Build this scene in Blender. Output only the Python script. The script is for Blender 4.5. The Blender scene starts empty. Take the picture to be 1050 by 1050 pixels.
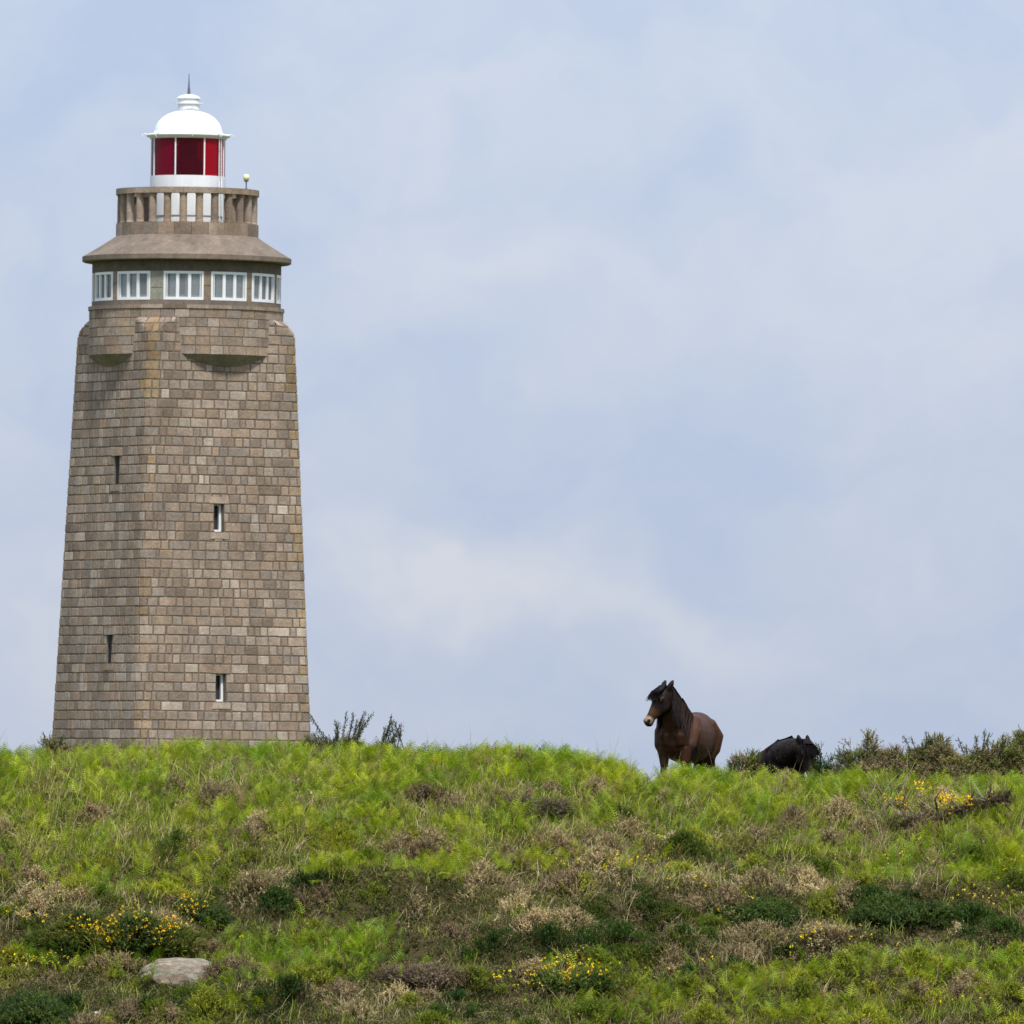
import bpy, bmesh, math, random
import numpy as np
from mathutils import Vector, Matrix, Euler

random.seed(7)
rng = np.random.default_rng(7)
R = math.radians
PI = math.pi
scene = bpy.context.scene
COL = scene.collection

# ------------------------------------------------------------------ camera
F = 12600.0                 # focal length in photo pixels (photo 1050 wide)
EYE = 825.0                 # photo row of the horizon
cam_d = bpy.data.cameras.new('camera')
cam = bpy.data.objects.new('camera', cam_d)
COL.objects.link(cam)
scene.camera = cam
cam_d.sensor_width = 36.0
cam_d.lens = 36.0 * F / 1050.0
cam_d.clip_start = 1.0
cam_d.clip_end = 9000.0
CAMROT = Euler((R(90) + math.atan((EYE - 525) / F), 0, 0)).to_matrix() @ Matrix.Rotation(R(0.65), 3, 'Z')
cam.matrix_world = CAMROT.to_4x4()
cam_d.dof.use_dof = True
cam_d.dof.focus_distance = 143.0
cam_d.dof.aperture_fstop = 32.0

# ------------------------------------------------------------------ light
SUN_EL, SUN_AZ = R(60), R(166)       # azimuth clockwise from +Y: sun behind the camera, a little to the right
sun_dir = Vector((math.sin(SUN_AZ) * math.cos(SUN_EL), math.cos(SUN_AZ) * math.cos(SUN_EL), math.sin(SUN_EL)))
sd = bpy.data.lights.new('sun', 'SUN')
sd.energy = 5.0
sd.angle = R(8)
sd.color = (1.0, 0.95, 0.86)
so = bpy.data.objects.new('sun', sd)
COL.objects.link(so)
so.rotation_euler = sun_dir.to_track_quat('Z', 'Y').to_euler()

world = bpy.data.worlds.new('World')
scene.world = world
world.use_nodes = True
scene.view_settings.view_transform = 'Standard'
scene.view_settings.look = 'None'
scene.view_settings.gamma = 1.0
scene.view_settings.exposure = 0.15


def ray(px, py):
    v = CAMROT @ Vector(((px - 525) / F, (525 - py) / F, -1.0))
    return v


def at_depth(px, py, y):
    v = ray(px, py)
    return v * (y / v.y)


CR = np.array(CAMROT)


def project(P):
    """world points (n,3) -> reference rows and columns, used only to look up which plants grow where"""
    c = P @ CR
    return 525 + F * c[:, 0] / -c[:, 2], 525 - F * c[:, 1] / -c[:, 2]


def build_world():
    nt = world.node_tree
    N, L = nt.nodes, nt.links
    N.clear()
    out = N.new('ShaderNodeOutputWorld')
    bg = N.new('ShaderNodeBackground')
    bg.inputs['Strength'].default_value = 0.09
    L.new(bg.outputs[0], out.inputs[0])
    sky = N.new('ShaderNodeTexSky')
    sky.sky_type = 'NISHITA'
    sky.sun_disc = False
    sky.sun_elevation = SUN_EL
    sky.sun_rotation = SUN_AZ
    sky.air_density = 1.0
    tc = N.new('ShaderNodeTexCoord')

    def math_(op, a, b=None, c=None):
        n = N.new('ShaderNodeMath')
        n.operation = op
        for i, v in enumerate((a, b, c)):
            if v is None:
                continue
            if isinstance(v, (int, float)):
                n.inputs[i].default_value = v
            else:
                L.new(v, n.inputs[i])
        return n.outputs[0]

    def blob(px, py, sx, sy):
        d = ray(px, py).normalized()
        s = N.new('ShaderNodeVectorMath')
        s.operation = 'SUBTRACT'
        L.new(warped, s.inputs[0])
        s.inputs[1].default_value = d
        m = N.new('ShaderNodeVectorMath')
        m.operation = 'MULTIPLY'
        L.new(s.outputs[0], m.inputs[0])
        m.inputs[1].default_value = (F / sx, F / sx, F / sy)
        l = N.new('ShaderNodeVectorMath')
        l.operation = 'DOT_PRODUCT'
        L.new(m.outputs[0], l.inputs[0])
        L.new(m.outputs[0], l.inputs[1])
        return math_('POWER', 2.718, math_('MULTIPLY', l.outputs['Value'], -1.0))

    # soft warped cloud field
    def noise(scale, detail, rough, stretch, vec):
        mp = N.new('ShaderNodeMapping')
        mp.inputs['Scale'].default_value = (1, 1, stretch)
        L.new(vec, mp.inputs['Vector'])
        n = N.new('ShaderNodeTexNoise')
        n.inputs['Scale'].default_value = scale
        n.inputs['Detail'].default_value = detail
        n.inputs['Roughness'].default_value = rough
        L.new(mp.outputs[0], n.inputs['Vector'])
        return n

    wn = noise(70, 3, 0.5, 1.0, tc.outputs['Generated'])
    wsub = N.new('ShaderNodeVectorMath')
    wsub.operation = 'SUBTRACT'
    L.new(wn.outputs['Color'], wsub.inputs[0])
    wsub.inputs[1].default_value = (0.5, 0.5, 0.5)
    wsc = N.new('ShaderNodeVectorMath')
    wsc.operation = 'SCALE'
    L.new(wsub.outputs[0], wsc.inputs[0])
    wsc.inputs['Scale'].default_value = 0.028
    wad = N.new('ShaderNodeVectorMath')
    wad.operation = 'ADD'
    L.new(tc.outputs['Generated'], wad.inputs[0])
    L.new(wsc.outputs[0], wad.inputs[1])
    warped = wad.outputs[0]
    n1 = noise(42, 6, 0.55, 1.5, warped)
    fac = math_('MULTIPLY_ADD', n1.outputs['Fac'], 1.5, -0.42)
    for (px, py, sx, sy, w) in [(560, 602, 150, 50, 0.66), (440, 580, 50, 40, 0.30), (640, 640, 120, 30, .25), (520, 280, 190, 70, 0.38), (1000, 190, 190, 110, 0.48),
                                (20, 660, 150, 120, 0.4), (760, 650, 130, 60, 0.15), (930, 380, 120, 60, 0.2), (100, 60, 260, 90, -0.12),
                                (400, 400, 110, 55, -0.30), (650, 460, 220, 50, -0.12), (850, 520, 170, 60, 0.12), (780, 80, 220, 70, 0.06)]:
        fac = math_('MULTIPLY_ADD', blob(px, py, sx, sy), w, fac)
    cl = N.new('ShaderNodeClamp')
    L.new(fac, cl.inputs['Value'])
    mixc = N.new('ShaderNodeMix')
    mixc.data_type = 'RGBA'
    L.new(cl.outputs[0], mixc.inputs['Factor'])
    mixc.inputs[6].default_value = (4.65, 5.6, 7.7, 1)
    mixc.inputs[7].default_value = (6.7, 7.12, 8.1, 1)
    mixs = N.new('ShaderNodeMix')
    mixs.data_type = 'RGBA'
    mixs.inputs['Factor'].default_value = 0.88
    L.new(sky.outputs[0], mixs.inputs[6])
    L.new(mixc.outputs[2], mixs.inputs[7])
    sep = N.new('ShaderNodeSeparateXYZ')
    L.new(tc.outputs['Generated'], sep.inputs[0])
    zz = math_('MAXIMUM', sep.outputs['Z'], 0.0)
    g = math_('MULTIPLY_ADD', zz, 1.6, 0.97)
    sc_ = N.new('ShaderNodeVectorMath')
    sc_.operation = 'SCALE'
    L.new(mixs.outputs[2], sc_.inputs[0])
    L.new(g, sc_.inputs['Scale'])
    L.new(sc_.outputs[0], bg.inputs['Color'])


build_world()


# ------------------------------------------------------------------ materials
def new_mat(name):
    m = bpy.data.materials.new(name)
    m.use_nodes = True
    nt = m.node_tree
    nt.nodes.clear()
    o = nt.nodes.new('ShaderNodeOutputMaterial')
    return m, nt, o


def principled(name, color=(0.5, 0.5, 0.5), rough=0.7, spec=0.3, attr=None, noise=None, bump=None, metallic=0.0, sheen=0.0, streak=None):
    """noise = (scale, amount, detail): brightness mottling; bump = (scale, strength, distance)"""
    m, nt, o = new_mat(name)
    N, L = nt.nodes, nt.links
    p = N.new('ShaderNodeBsdfPrincipled')
    L.new(p.outputs[0], o.inputs[0])
    p.inputs['Roughness'].default_value = rough
    p.inputs['Specular IOR Level'].default_value = spec
    p.inputs['Metallic'].default_value = metallic
    p.inputs['Sheen Weight'].default_value = sheen
    tc = N.new('ShaderNodeTexCoord')
    if attr:
        a = N.new('ShaderNodeAttribute')
        a.attribute_name = attr
        src = a.outputs['Color']
    else:
        c = N.new('ShaderNodeRGB')
        c.outputs[0].default_value = (*color, 1)
        src = c.outputs[0]
    if noise:
        for k, (sc, am, de) in enumerate(noise if isinstance(noise, list) else [noise]):
            n = N.new('ShaderNodeTexNoise')
            n.inputs['Scale'].default_value = sc
            n.inputs['Detail'].default_value = de
            n.inputs['Roughness'].default_value = 0.65
            L.new(tc.outputs['Object'], n.inputs['Vector'])
            r = N.new('ShaderNodeMapRange')
            r.inputs['From Min'].default_value = 0.3
            r.inputs['From Max'].default_value = 0.7
            r.inputs['To Min'].default_value = 1 - am
            r.inputs['To Max'].default_value = 1 + am
            L.new(n.outputs['Fac'], r.inputs['Value'])
            v = N.new('ShaderNodeVectorMath')
            v.operation = 'SCALE'
            L.new(src, v.inputs[0])
            L.new(r.outputs[0], v.inputs['Scale'])
            src = v.outputs[0]
    if streak:      # rain streaks and weathering: noise drawn out downwards
        mp = N.new('ShaderNodeMapping')
        mp.inputs['Scale'].default_value = (1, 1, 0.10)
        L.new(tc.outputs['Object'], mp.inputs['Vector'])
        n = N.new('ShaderNodeTexNoise')
        n.inputs['Scale'].default_value = streak[0]
        n.inputs['Detail'].default_value = 6
        n.inputs['Roughness'].default_value = 0.6
        L.new(mp.outputs[0], n.inputs['Vector'])
        r = N.new('ShaderNodeMapRange')
        r.inputs['From Min'].default_value = 0.35
        r.inputs['From Max'].default_value = 0.65
        r.inputs['To Min'].default_value = 1 - streak[1]
        r.inputs['To Max'].default_value = 1 + streak[1] * .6
        L.new(n.outputs['Fac'], r.inputs['Value'])
        v = N.new('ShaderNodeVectorMath')
        v.operation = 'SCALE'
        L.new(src, v.inputs[0])
        L.new(r.outputs[0], v.inputs['Scale'])
        src = v.outputs[0]
    L.new(src, p.inputs['Base Color'])
    if bump:
        n = N.new('ShaderNodeTexNoise')
        n.inputs['Scale'].default_value = bump[0]
        n.inputs['Detail'].default_value = 5
        L.new(tc.outputs['Object'], n.inputs['Vector'])
        b = N.new('ShaderNodeBump')
        b.inputs['Strength'].default_value = bump[1]
        b.inputs['Distance'].default_value = bump[2]
        L.new(n.outputs['Fac'], b.inputs['Height'])
        L.new(b.outputs[0], p.inputs['Normal'])
    return m


def leaf_mat(name, transl=0.35, rough=0.5, gain=(1.15, 1.25, 0.6)):
    m, nt, o = new_mat(name)
    N, L = nt.nodes, nt.links
    a = N.new('ShaderNodeAttribute')
    a.attribute_name = 'Col'
    p = N.new('ShaderNodeBsdfPrincipled')
    p.inputs['Roughness'].default_value = rough
    p.inputs['Specular IOR Level'].default_value = 0.25
    L.new(a.outputs['Color'], p.inputs['Base Color'])
    t = N.new('ShaderNodeBsdfTranslucent')
    v = N.new('ShaderNodeVectorMath')
    v.operation = 'MULTIPLY'
    L.new(a.outputs['Color'], v.inputs[0])
    v.inputs[1].default_value = gain
    L.new(v.outputs[0], t.inputs['Color'])
    mx = N.new('ShaderNodeMixShader')
    mx.inputs['Fac'].default_value = transl
    L.new(p.outputs[0], mx.inputs[1])
    L.new(t.outputs[0], mx.inputs[2])
    L.new(mx.outputs[0], o.inputs[0])
    return m


def glass_mat(name, tint, rough=0.05, body=None, body_fac=0.0):
    m, nt, o = new_mat(name)
    N, L = nt.nodes, nt.links
    t = N.new('ShaderNodeBsdfTransparent')
    t.inputs['Color'].default_value = (*tint, 1)
    g = N.new('ShaderNodeBsdfGlossy')
    g.inputs['Roughness'].default_value = rough
    f = N.new('ShaderNodeFresnel')
    f.inputs['IOR'].default_value = 1.45
    mx = N.new('ShaderNodeMixShader')
    L.new(f.outputs[0], mx.inputs['Fac'])
    src = t.outputs[0]
    if body:
        d = N.new('ShaderNodeBsdfDiffuse')
        d.inputs['Color'].default_value = (*body, 1)
        m2 = N.new('ShaderNodeMixShader')
        m2.inputs['Fac'].default_value = body_fac
        L.new(src, m2.inputs[1])
        L.new(d.outputs[0], m2.inputs[2])
        src = m2.outputs[0]
        f.inputs['IOR'].default_value = 1.25
    L.new(src, mx.inputs[1])
    L.new(g.outputs[0], mx.inputs[2])
    L.new(mx.outputs[0], o.inputs[0])
    return m


MAT = {
    'stone': principled('granite_blocks', attr='Col', rough=0.88, spec=0.15, noise=[(11, 0.22, 7), (3.2, 0.16, 4), (0.5, 0.16, 3)], bump=(12, 0.6, 0.03), streak=(1.3, 0.16)),
    'mortar': principled('mortar', (0.115, 0.092, 0.073), rough=0.95, spec=0.1, noise=(6, 0.25, 5), bump=(20, 0.4, 0.02)),
    'concrete': principled('weathered_concrete', (0.15, 0.12, 0.095), rough=0.9, spec=0.1, noise=[(1.1, 0.2, 6), (7, 0.16, 5)], bump=(16, 0.4, 0.03), streak=(2.2, 0.16)),
    'dark_concrete': principled('dark_concrete_band', (0.12, 0.098, 0.078), rough=0.9, spec=0.15, noise=[(1.5, 0.25, 6)], bump=(16, 0.3, 0.02)),  # a darker, mottled concrete tone
    'white': principled('white_paint', (0.64, 0.65, 0.665), rough=0.5, spec=0.3, noise=(2.0, 0.05, 5), streak=(3.0, 0.07)),
    'frame': principled('white_window_paint', (0.60, 0.61, 0.63), rough=0.5, spec=0.35),
    'curtain': principled('pale_curtain', (0.72, 0.73, 0.75), rough=0.9, spec=0.1, noise=(5, 0.2, 3)),
    'grey_metal': principled('grey_metal', (0.13, 0.16, 0.18), rough=0.45, metallic=0.7),
    'dark': principled('dark_interior', (0.02, 0.02, 0.022), rough=0.9),
    'lens': principled('lens_barrel', (0.05, 0.05, 0.07), rough=0.2, spec=0.6),
    'lamp_glass': principled('lamp_globe', (0.62, 0.63, 0.36), rough=0.3, spec=0.5),
    'glass': glass_mat('window_glass', (0.84, 0.87, 0.89), 0.05, (0.42, 0.44, 0.46), 0.28),
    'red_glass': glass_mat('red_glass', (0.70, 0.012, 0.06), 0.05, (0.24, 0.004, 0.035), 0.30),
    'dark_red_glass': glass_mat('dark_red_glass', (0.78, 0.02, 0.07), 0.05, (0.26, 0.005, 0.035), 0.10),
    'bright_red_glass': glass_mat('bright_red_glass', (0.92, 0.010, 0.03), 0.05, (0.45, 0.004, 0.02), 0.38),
    'coat': principled('pony_coat', attr='Col', rough=0.55, spec=0.08, noise=[(14, 0.22, 5), (55, 0.2, 3)], bump=(90, 0.35, 0.01)),
    'hair': principled('pony_hair', attr='Col', rough=0.5, spec=0.10),
    'eye': principled('pony_eye', (0.010, 0.007, 0.006), rough=0.3, spec=0.25),
    'rock': principled('lichen_rock', attr='Col', rough=0.9, spec=0.15, noise=[(9, 0.3, 7), (40, 0.25, 4)], bump=(18, 0.9, 0.03)),
    'wood': principled('dead_wood', attr='Col', rough=0.9, spec=0.1, noise=(18, 0.3, 5), bump=(30, 0.6, 0.02)),
    'leaf': leaf_mat('leaf', 0.45),
    'grass': leaf_mat('grass_blade', 0.35),
    'dry': leaf_mat('dry_stem', 0.2, 0.8, (1.0, 1.0, 0.9)),
    'flower': leaf_mat('yellow_petal', 0.3, 0.6, (1.1, 1.0, 0.5)),
    'soil': principled('peaty_soil', attr='Col', rough=0.95, spec=0.05, noise=[(1.2, 0.4, 6), (9, 0.4, 5)], bump=(12, 0.8, 0.06)),
}


# ------------------------------------------------------------------ mesh helpers
def link(name, me, mat, parent=None, smooth=False):
    if mat is not None:
        me.materials.append(MAT[mat] if isinstance(mat, str) else mat)
    if smooth:
        me.polygons.foreach_set('use_smooth', np.ones(len(me.polygons), dtype=bool))
    o = bpy.data.objects.new(name, me)
    COL.objects.link(o)
    if parent is not None:
        o.parent = parent
    return o


def tag(o, label=None, cat=None, group=None, kind=None):
    if label:
        o['label'] = label
    if cat:
        o['category'] = cat
    if group:
        o['group'] = group
    if kind:
        o['kind'] = kind
    return o


def empty(name, loc, rz=0.0):
    o = bpy.data.objects.new(name, None)
    COL.objects.link(o)
    o.location = loc
    o.rotation_euler = (0, 0, rz)
    o.empty_display_size = 0.2
    return o


class MB:
    """collects vertices, faces and a colour per vertex"""

    def __init__(self):
        self.v, self.f, self.c = [], [], []

    def add(self, verts, faces, col=(0.5, 0.5, 0.5)):
        b = len(self.v)
        self.v.extend(verts)
        self.f.extend([tuple(b + i for i in f) for f in faces])
        self.c.extend([col] * len(verts))

    def polar_box(self, r0, r1, a0, a1, z0, z1, n=4, col=(0.5, 0.5, 0.5), r0t=None, r1t=None):
        """a block between two radii, two angles and two heights (r0t, r1t: radii at its top)"""
        r0t = r0 if r0t is None else r0t
        r1t = r1 if r1t is None else r1t
        vs, fs = [], []
        full = abs((a1 - a0) - 2 * PI) < 1e-6
        for i in range(n if full else n + 1):
            a = a0 + (a1 - a0) * i / n
            s, c = math.sin(a), -math.cos(a)
            vs += [(r0 * s, r0 * c, z0), (r1 * s, r1 * c, z0), (r1t * s, r1t * c, z1), (r0t * s, r0t * c, z1)]
        m = len(vs)
        for i in range(n):
            p, q = 4 * i, (4 * (i + 1)) % m if full else 4 * (i + 1)
            for k in range(4):
                k2 = (k + 1) % 4
                fs.append((p + k, q + k, q + k2, p + k2))
        if not full:
            fs += [(0, 1, 2, 3), (m - 1, m - 2, m - 3, m - 4)]
        self.add(vs, fs, col)

    def lathe(self, prof, n=64, col=(0.5, 0.5, 0.5)):
        vs, fs = [], []
        for (r, z) in prof:
            for i in range(n):
                a = 2 * PI * i / n
                vs.append((r * math.sin(a), -r * math.cos(a), z))
        for j in range(len(prof) - 1):
            for i in range(n):
                i2 = (i + 1) % n
                fs.append((j * n + i, j * n + i2, (j + 1) * n + i2, (j + 1) * n + i))
        self.add(vs, fs, col)

    def tube(self, pts, rad, n=6, col=(0.5, 0.5, 0.5)):
        pts = [Vector(p) for p in pts]
        vs, fs = [], []
        for i, p in enumerate(pts):
            d = (pts[min(i + 1, len(pts) - 1)] - pts[max(i - 1, 0)]).normalized()
            u = d.orthogonal().normalized()
            w = d.cross(u)
            r = rad[i] if isinstance(rad, (list, tuple)) else rad
            for k in range(n):
                a = 2 * PI * k / n
                vs.append(tuple(p + u * (r * math.cos(a)) + w * (r * math.sin(a))))
        for i in range(len(pts) - 1):
            for k in range(n):
                k2 = (k + 1) % n
                fs.append((i * n + k, i * n + k2, (i + 1) * n + k2, (i + 1) * n + k))
        fs.append(tuple(range(n))[::-1])
        fs.append(tuple(range((len(pts) - 1) * n, len(pts) * n)))
        self.add(vs, fs, col)

    def mesh(self, name):
        me = bpy.data.meshes.new(name)
        me.from_pydata([tuple(v) for v in self.v], [], self.f)
        a = me.color_attributes.new('Col', 'FLOAT_COLOR', 'POINT')
        c = np.ones((len(self.v), 4), dtype=np.float32)
        if self.v:
            c[:, :3] = np.array(self.c, dtype=np.float32)
            a.data.foreach_set('color', c.ravel())
        bm = bmesh.new()
        bm.from_mesh(me)
        bmesh.ops.recalc_face_normals(bm, faces=bm.faces)
        bm.to_mesh(me)
        bm.free()
        return me

    def build(self, name, mat, parent=None, smooth=False):
        return link(name, self.mesh(name), mat, parent, smooth)


def tri_mesh(name, V, T, C):
    """a mesh from arrays: vertices (n,3), triangles (m,3), colours per vertex (n,3)"""
    me = bpy.data.meshes.new(name)
    n, m = len(V), len(T)
    me.vertices.add(n)
    me.vertices.foreach_set('co', V.astype(np.float32).ravel())
    me.loops.add(3 * m)
    me.loops.foreach_set('vertex_index', T.astype(np.int32).ravel())
    me.polygons.add(m)
    me.polygons.foreach_set('loop_start', np.arange(0, 3 * m, 3, dtype=np.int32))
    me.update(calc_edges=True)
    a = me.color_attributes.new('Col', 'FLOAT_COLOR', 'POINT')
    c = np.ones((n, 4), dtype=np.float32)
    c[:, :3] = C
    a.data.foreach_set('color', c.ravel())
    return me


# ------------------------------------------------------------------ noise in numpy
class Fbm:
    def __init__(self, seed):
        self.t = np.random.default_rng(seed).random((256, 256))

    def n(self, x, y):
        xi, yi = np.floor(x).astype(int), np.floor(y).astype(int)
        fx, fy = x - xi, y - yi
        fx, fy = fx * fx * (3 - 2 * fx), fy * fy * (3 - 2 * fy)
        t = self.t
        a, b = t[xi & 255, yi & 255], t[(xi + 1) & 255, yi & 255]
        c, d = t[xi & 255, (yi + 1) & 255], t[(xi + 1) & 255, (yi + 1) & 255]
        return (a * (1 - fx) + b * fx) * (1 - fy) + (c * (1 - fx) + d * fx) * fy

    def __call__(self, x, y, o=4):
        s, w, tot = 0, 1.0, 0
        for k in range(o):
            s = s + w * self.n(x * 2 ** k + 17.3 * k, y * 2 ** k + 5.1 * k)
            tot += w
            w *= 0.5
        return s / tot


fb1, fb2, fb3, fb4, fb5 = (Fbm(k) for k in (1, 2, 3, 4, 5))

# ------------------------------------------------------------------ ground
YC = 143.0                                            # distance of the crest
VEG = 20                                              # plants stand about this many photo rows above the ground
prof_px = np.array([-400, 0, 60, 200, 330, 450, 520, 600, 645, 665, 682, 700, 760, 830, 880, 1050, 1500])
prof_py = np.array([795, 766, 765, 763, 761, 765, 767, 773, 783, 798, 788, 786, 790, 795, 791, 793, 800]) + VEG
crest = [at_depth(a, b, YC) for a, b in zip(prof_px, prof_py)]
CX = np.array([c.x for c in crest])
CZ = np.array([c.z for c in crest])


def drop(t):
    """height lost at t metres in front of the crest"""
    near = 0.41 * (np.sqrt(np.maximum(t, 0) ** 2 + 1.0) - 1.0)
    far = near[()] if np.isscalar(near) else near
    return far


def H0(x, y):
    t = YC - y
    zc = np.interp(x, CX, CZ)
    front = zc - drop(t)
    # the slope runs out into a valley and comes up again to the camera
    k = np.clip((t - 14) / 30, 0, 1)
    k = k * k * (3 - 2 * k)
    valley = -7.0 + 5.3 * np.clip((70 - y) / 70, 0, 1) ** 1.5 - 0.00001 * (np.minimum(y, 0)) ** 2
    front = front * (1 - k) + valley * k
    b = np.clip(-t, 0, None)
    back = zc - 0.30 * (np.sqrt(b * b + 0.6) - 0.7746)
    w = np.clip(b / 25, 0, 1)
    back = np.maximum(back, -1.0 + 0.0 * b) * (1 - w) + (-1.0) * w
    return np.where(t >= 0, front, back)


HUMPS = []     # (x, y, rx, ry, height)


def bumps(x, y):
    m = np.clip(1 - (np.abs(y - 138) - 12) / 6, 0, 1) * np.clip(1 - (np.abs(x) - 14) / 6, 0, 1)
    n = (fb1(x * 0.75 + 40, y * 0.75, 3) - 0.5) * 0.40 + (fb2(x * 2.6 + 9, y * 2.6, 3) - 0.5) * 0.13
    t = np.clip((YC - y - 0.3) / 2.5, 0.25, 1)
    h = m * n * t
    for (cx, cy, rx, ry, hh) in HUMPS:
        h = h + hh * np.exp(-((x - cx) / rx) ** 2 - ((y - cy) / ry) ** 2)
    return h


def H(x, y):
    return H0(x, y) + bumps(x, y)


def hit(px, py, fn=H0):
    v = ray(px, py)
    v = v / v.y
    lo = np.arange(128, 144.5, 0.02)
    z = fn(v.x * lo, lo)
    d = v.z * lo - z
    i = np.argmax(d < 0) if (d < 0).any() else len(lo) - 1
    y = lo[i]
    return float(v.x * y), float(y), float(fn(np.array([v.x * y]), np.array([y]))[0])


S = 88.1                                              # photo rows per metre on the hill
for (px, py, rx, ry, hh) in [
    (60, 968, 1.0, .35, .16), (130, 950, 1.0, .5, .14), (223, 945, .20, .26, -.55), (250, 925, .5, .22, .12), (330, 918, .8, .22, .20), (340, 946, .75, .14, -.5),
    (420, 925, .6, .22, .2), (425, 957, .5, .14, -.42), (300, 975, 1.1, .4, -.10), (430, 988, .55, .2, .30), (120, 935, .9, .25, .12), (690, 985, .5, .2, .14), (560, 968, 1.0, .3, .16), (560, 994, .8, .13, -.35),
    (600, 1010, .8, .25, .14), (250, 1030, .7, .25, .2), (262, 1010, .25, .2, -.2), (40, 1030, .8, .35, .22), (190, 1022, .35, .16, -.25), (770, 925, .8, .3, .16),
    (930, 925, 1.0, .35, .24), (910, 957, .7, .13, -.38), (900, 965, .7, .25, .12), (820, 965, .7, .25, .14), (820, 985, .6, .12, -.34), (690, 908, .2, .1, -.3), (40, 1010, .5, .12, -.3), (650, 958, .7, .11, -.3), (1000, 975, .6, .11, -.3), (480, 1020, .6, .11, -.28), (750, 960, .5, .1, -.25),
    (680, 925, .6, .3, .12), (640, 900, .4, .2, .1), (620, 945, .5, .2, .14), (545, 815, .5, .3, .05), (700, 985, .6, .3, .14), (900, 1010, 1.2, .4, .1),
    (620, 800, .9, .6, .05)]:
    x_, y_, z_ = hit(px, py)
    HUMPS.append((x_, y_, rx, ry, hh))


def axis_coords(dense0, dense1, step, far0, far1):
    a = list(np.arange(dense0, dense1 + step / 2, step))
    s, p = step, a[-1]
    up = []
    while p < far1:
        s *= 1.22
        p += s
        up.append(p)
    s, p = step, a[0]
    dn = []
    while p > far0:
        s *= 1.22
        p -= s
        dn.append(p)
    return np.array(dn[::-1] + a + up)


def build_ground():
    gx = axis_coords(-9, 9, 0.055, -3000, 3000)
    gy = axis_coords(132.5, 147, 0.055, -600, 6000)
    X, Y = np.meshgrid(gx, gy)
    Z = H(X.ravel(), Y.ravel())
    nx, ny = len(gx), len(gy)
    V = np.stack([X.ravel(), Y.ravel(), Z], 1)
    i = np.arange(nx * ny).reshape(ny, nx)
    a, b, c, d = i[:-1, :-1].ravel(), i[:-1, 1:].ravel(), i[1:, 1:].ravel(), i[1:, :-1].ravel()
    T = np.concatenate([np.stack([a, b, c], 1), np.stack([a, c, d], 1)])
    # peat under the plants of the slope, rough heath turf on the open land around it
    k = np.maximum(np.clip((np.abs(V[:, 0]) - 8.0) / 1.0, 0, 1), np.maximum(np.clip((V[:, 1] - 145.6) / .8, 0, 1), np.clip((133.8 - V[:, 1]) / .8, 0, 1)))[:, None]
    g = fb3(V[:, 0] / 7, V[:, 1] / 7, 4)[:, None]
    turf = np.array([.065, .105, .018]) * (1 - g) + np.array([.16, .15, .05]) * g
    me = tri_mesh('hillside', V, T, np.array([.042, .036, .016]) * (1 - k) + turf * k)
    o = link('hillside', me, 'soil', None, True)
    tag(o, 'grassy hillside rising to a crest below the lighthouse', None, None, 'structure')


build_ground()

# ------------------------------------------------------------------ lighthouse
TS = F / 512.0                                        # photo pixels per metre at the tower
TY = 512.0
axis = at_depth(190, 400, TY)
TX = axis.x
TBASE = -1.0


def tz(py):
    """height above the tower's base of a photo row, measured on the tower's axis"""
    return at_depth(194 - 0.0125 * (py - 80), py, TY).z - TBASE


def m(px):
    return px / TS


LH = empty('lighthouse', (TX, TY, TBASE), math.atan2(-TX, TY))
tag(LH, 'tall tapering square granite lighthouse with red lantern and white dome', 'lighthouse')

STONES = [(.205, .160, .128), (.225, .180, .146), (.18, .143, .115), (.245, .200, .165), (.195, .163, .138), (.215, .165, .125), (.16, .126, .102), (.21, .175, .15), (.265, .225, .19), (.225, .172, .132)]


def stone_colour(tint=None):
    c = np.array(random.choice(STONES)) * random.uniform(0.90, 1.11) * np.array([1.045, 1.01, 0.975])
    if tint is not None:
        c = c * np.array(tint)
    return tuple(c)


# plan of the shaft: a square turned 27.3 degrees, its corners eased; unit apothem
TH = R(27.3)
LEG = 0.11
plan = []
for k in range(4):
    a = TH + k * PI / 2
    n = np.array([math.sin(a), -math.cos(a)])
    t = np.array([math.cos(a), math.sin(a)])
    for u in np.linspace(-(1 - LEG), 1 - LEG, 41):
        plan.append(n + t * u)
    p0, p1, p2 = n + t * (1 - LEG), n + t, n * (1 - LEG) + t
    for s in np.linspace(0, 1, 13)[1:-1]:
        plan.append((1 - s) ** 2 * p0 + 2 * s * (1 - s) * (p1 * 0.75 + (p0 + p2) * 0.125) + s * s * p2)
plan = np.array(plan)
plan_c = np.vstack([plan, plan[:1]])
seg = np.linalg.norm(np.diff(plan_c, axis=0), axis=1)
qq = np.concatenate([[0], np.cumsum(seg)])
PER = qq[-1]
SIDE = 2 * (1 - LEG)
CORN = PER / 4 - SIDE


def plan_at(q):
    q = q % PER
    return np.array([np.interp(q, qq, plan_c[:, 0]), np.interp(q, qq, plan_c[:, 1])])


Z367, Z760 = tz(367), tz(760)
ZS0, ZS1 = tz(360), tz(326)


def apothem(z):
    return m(86.2) + (m(101.6) - m(86.2)) * (Z367 - z) / (Z367 - Z760)


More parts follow.
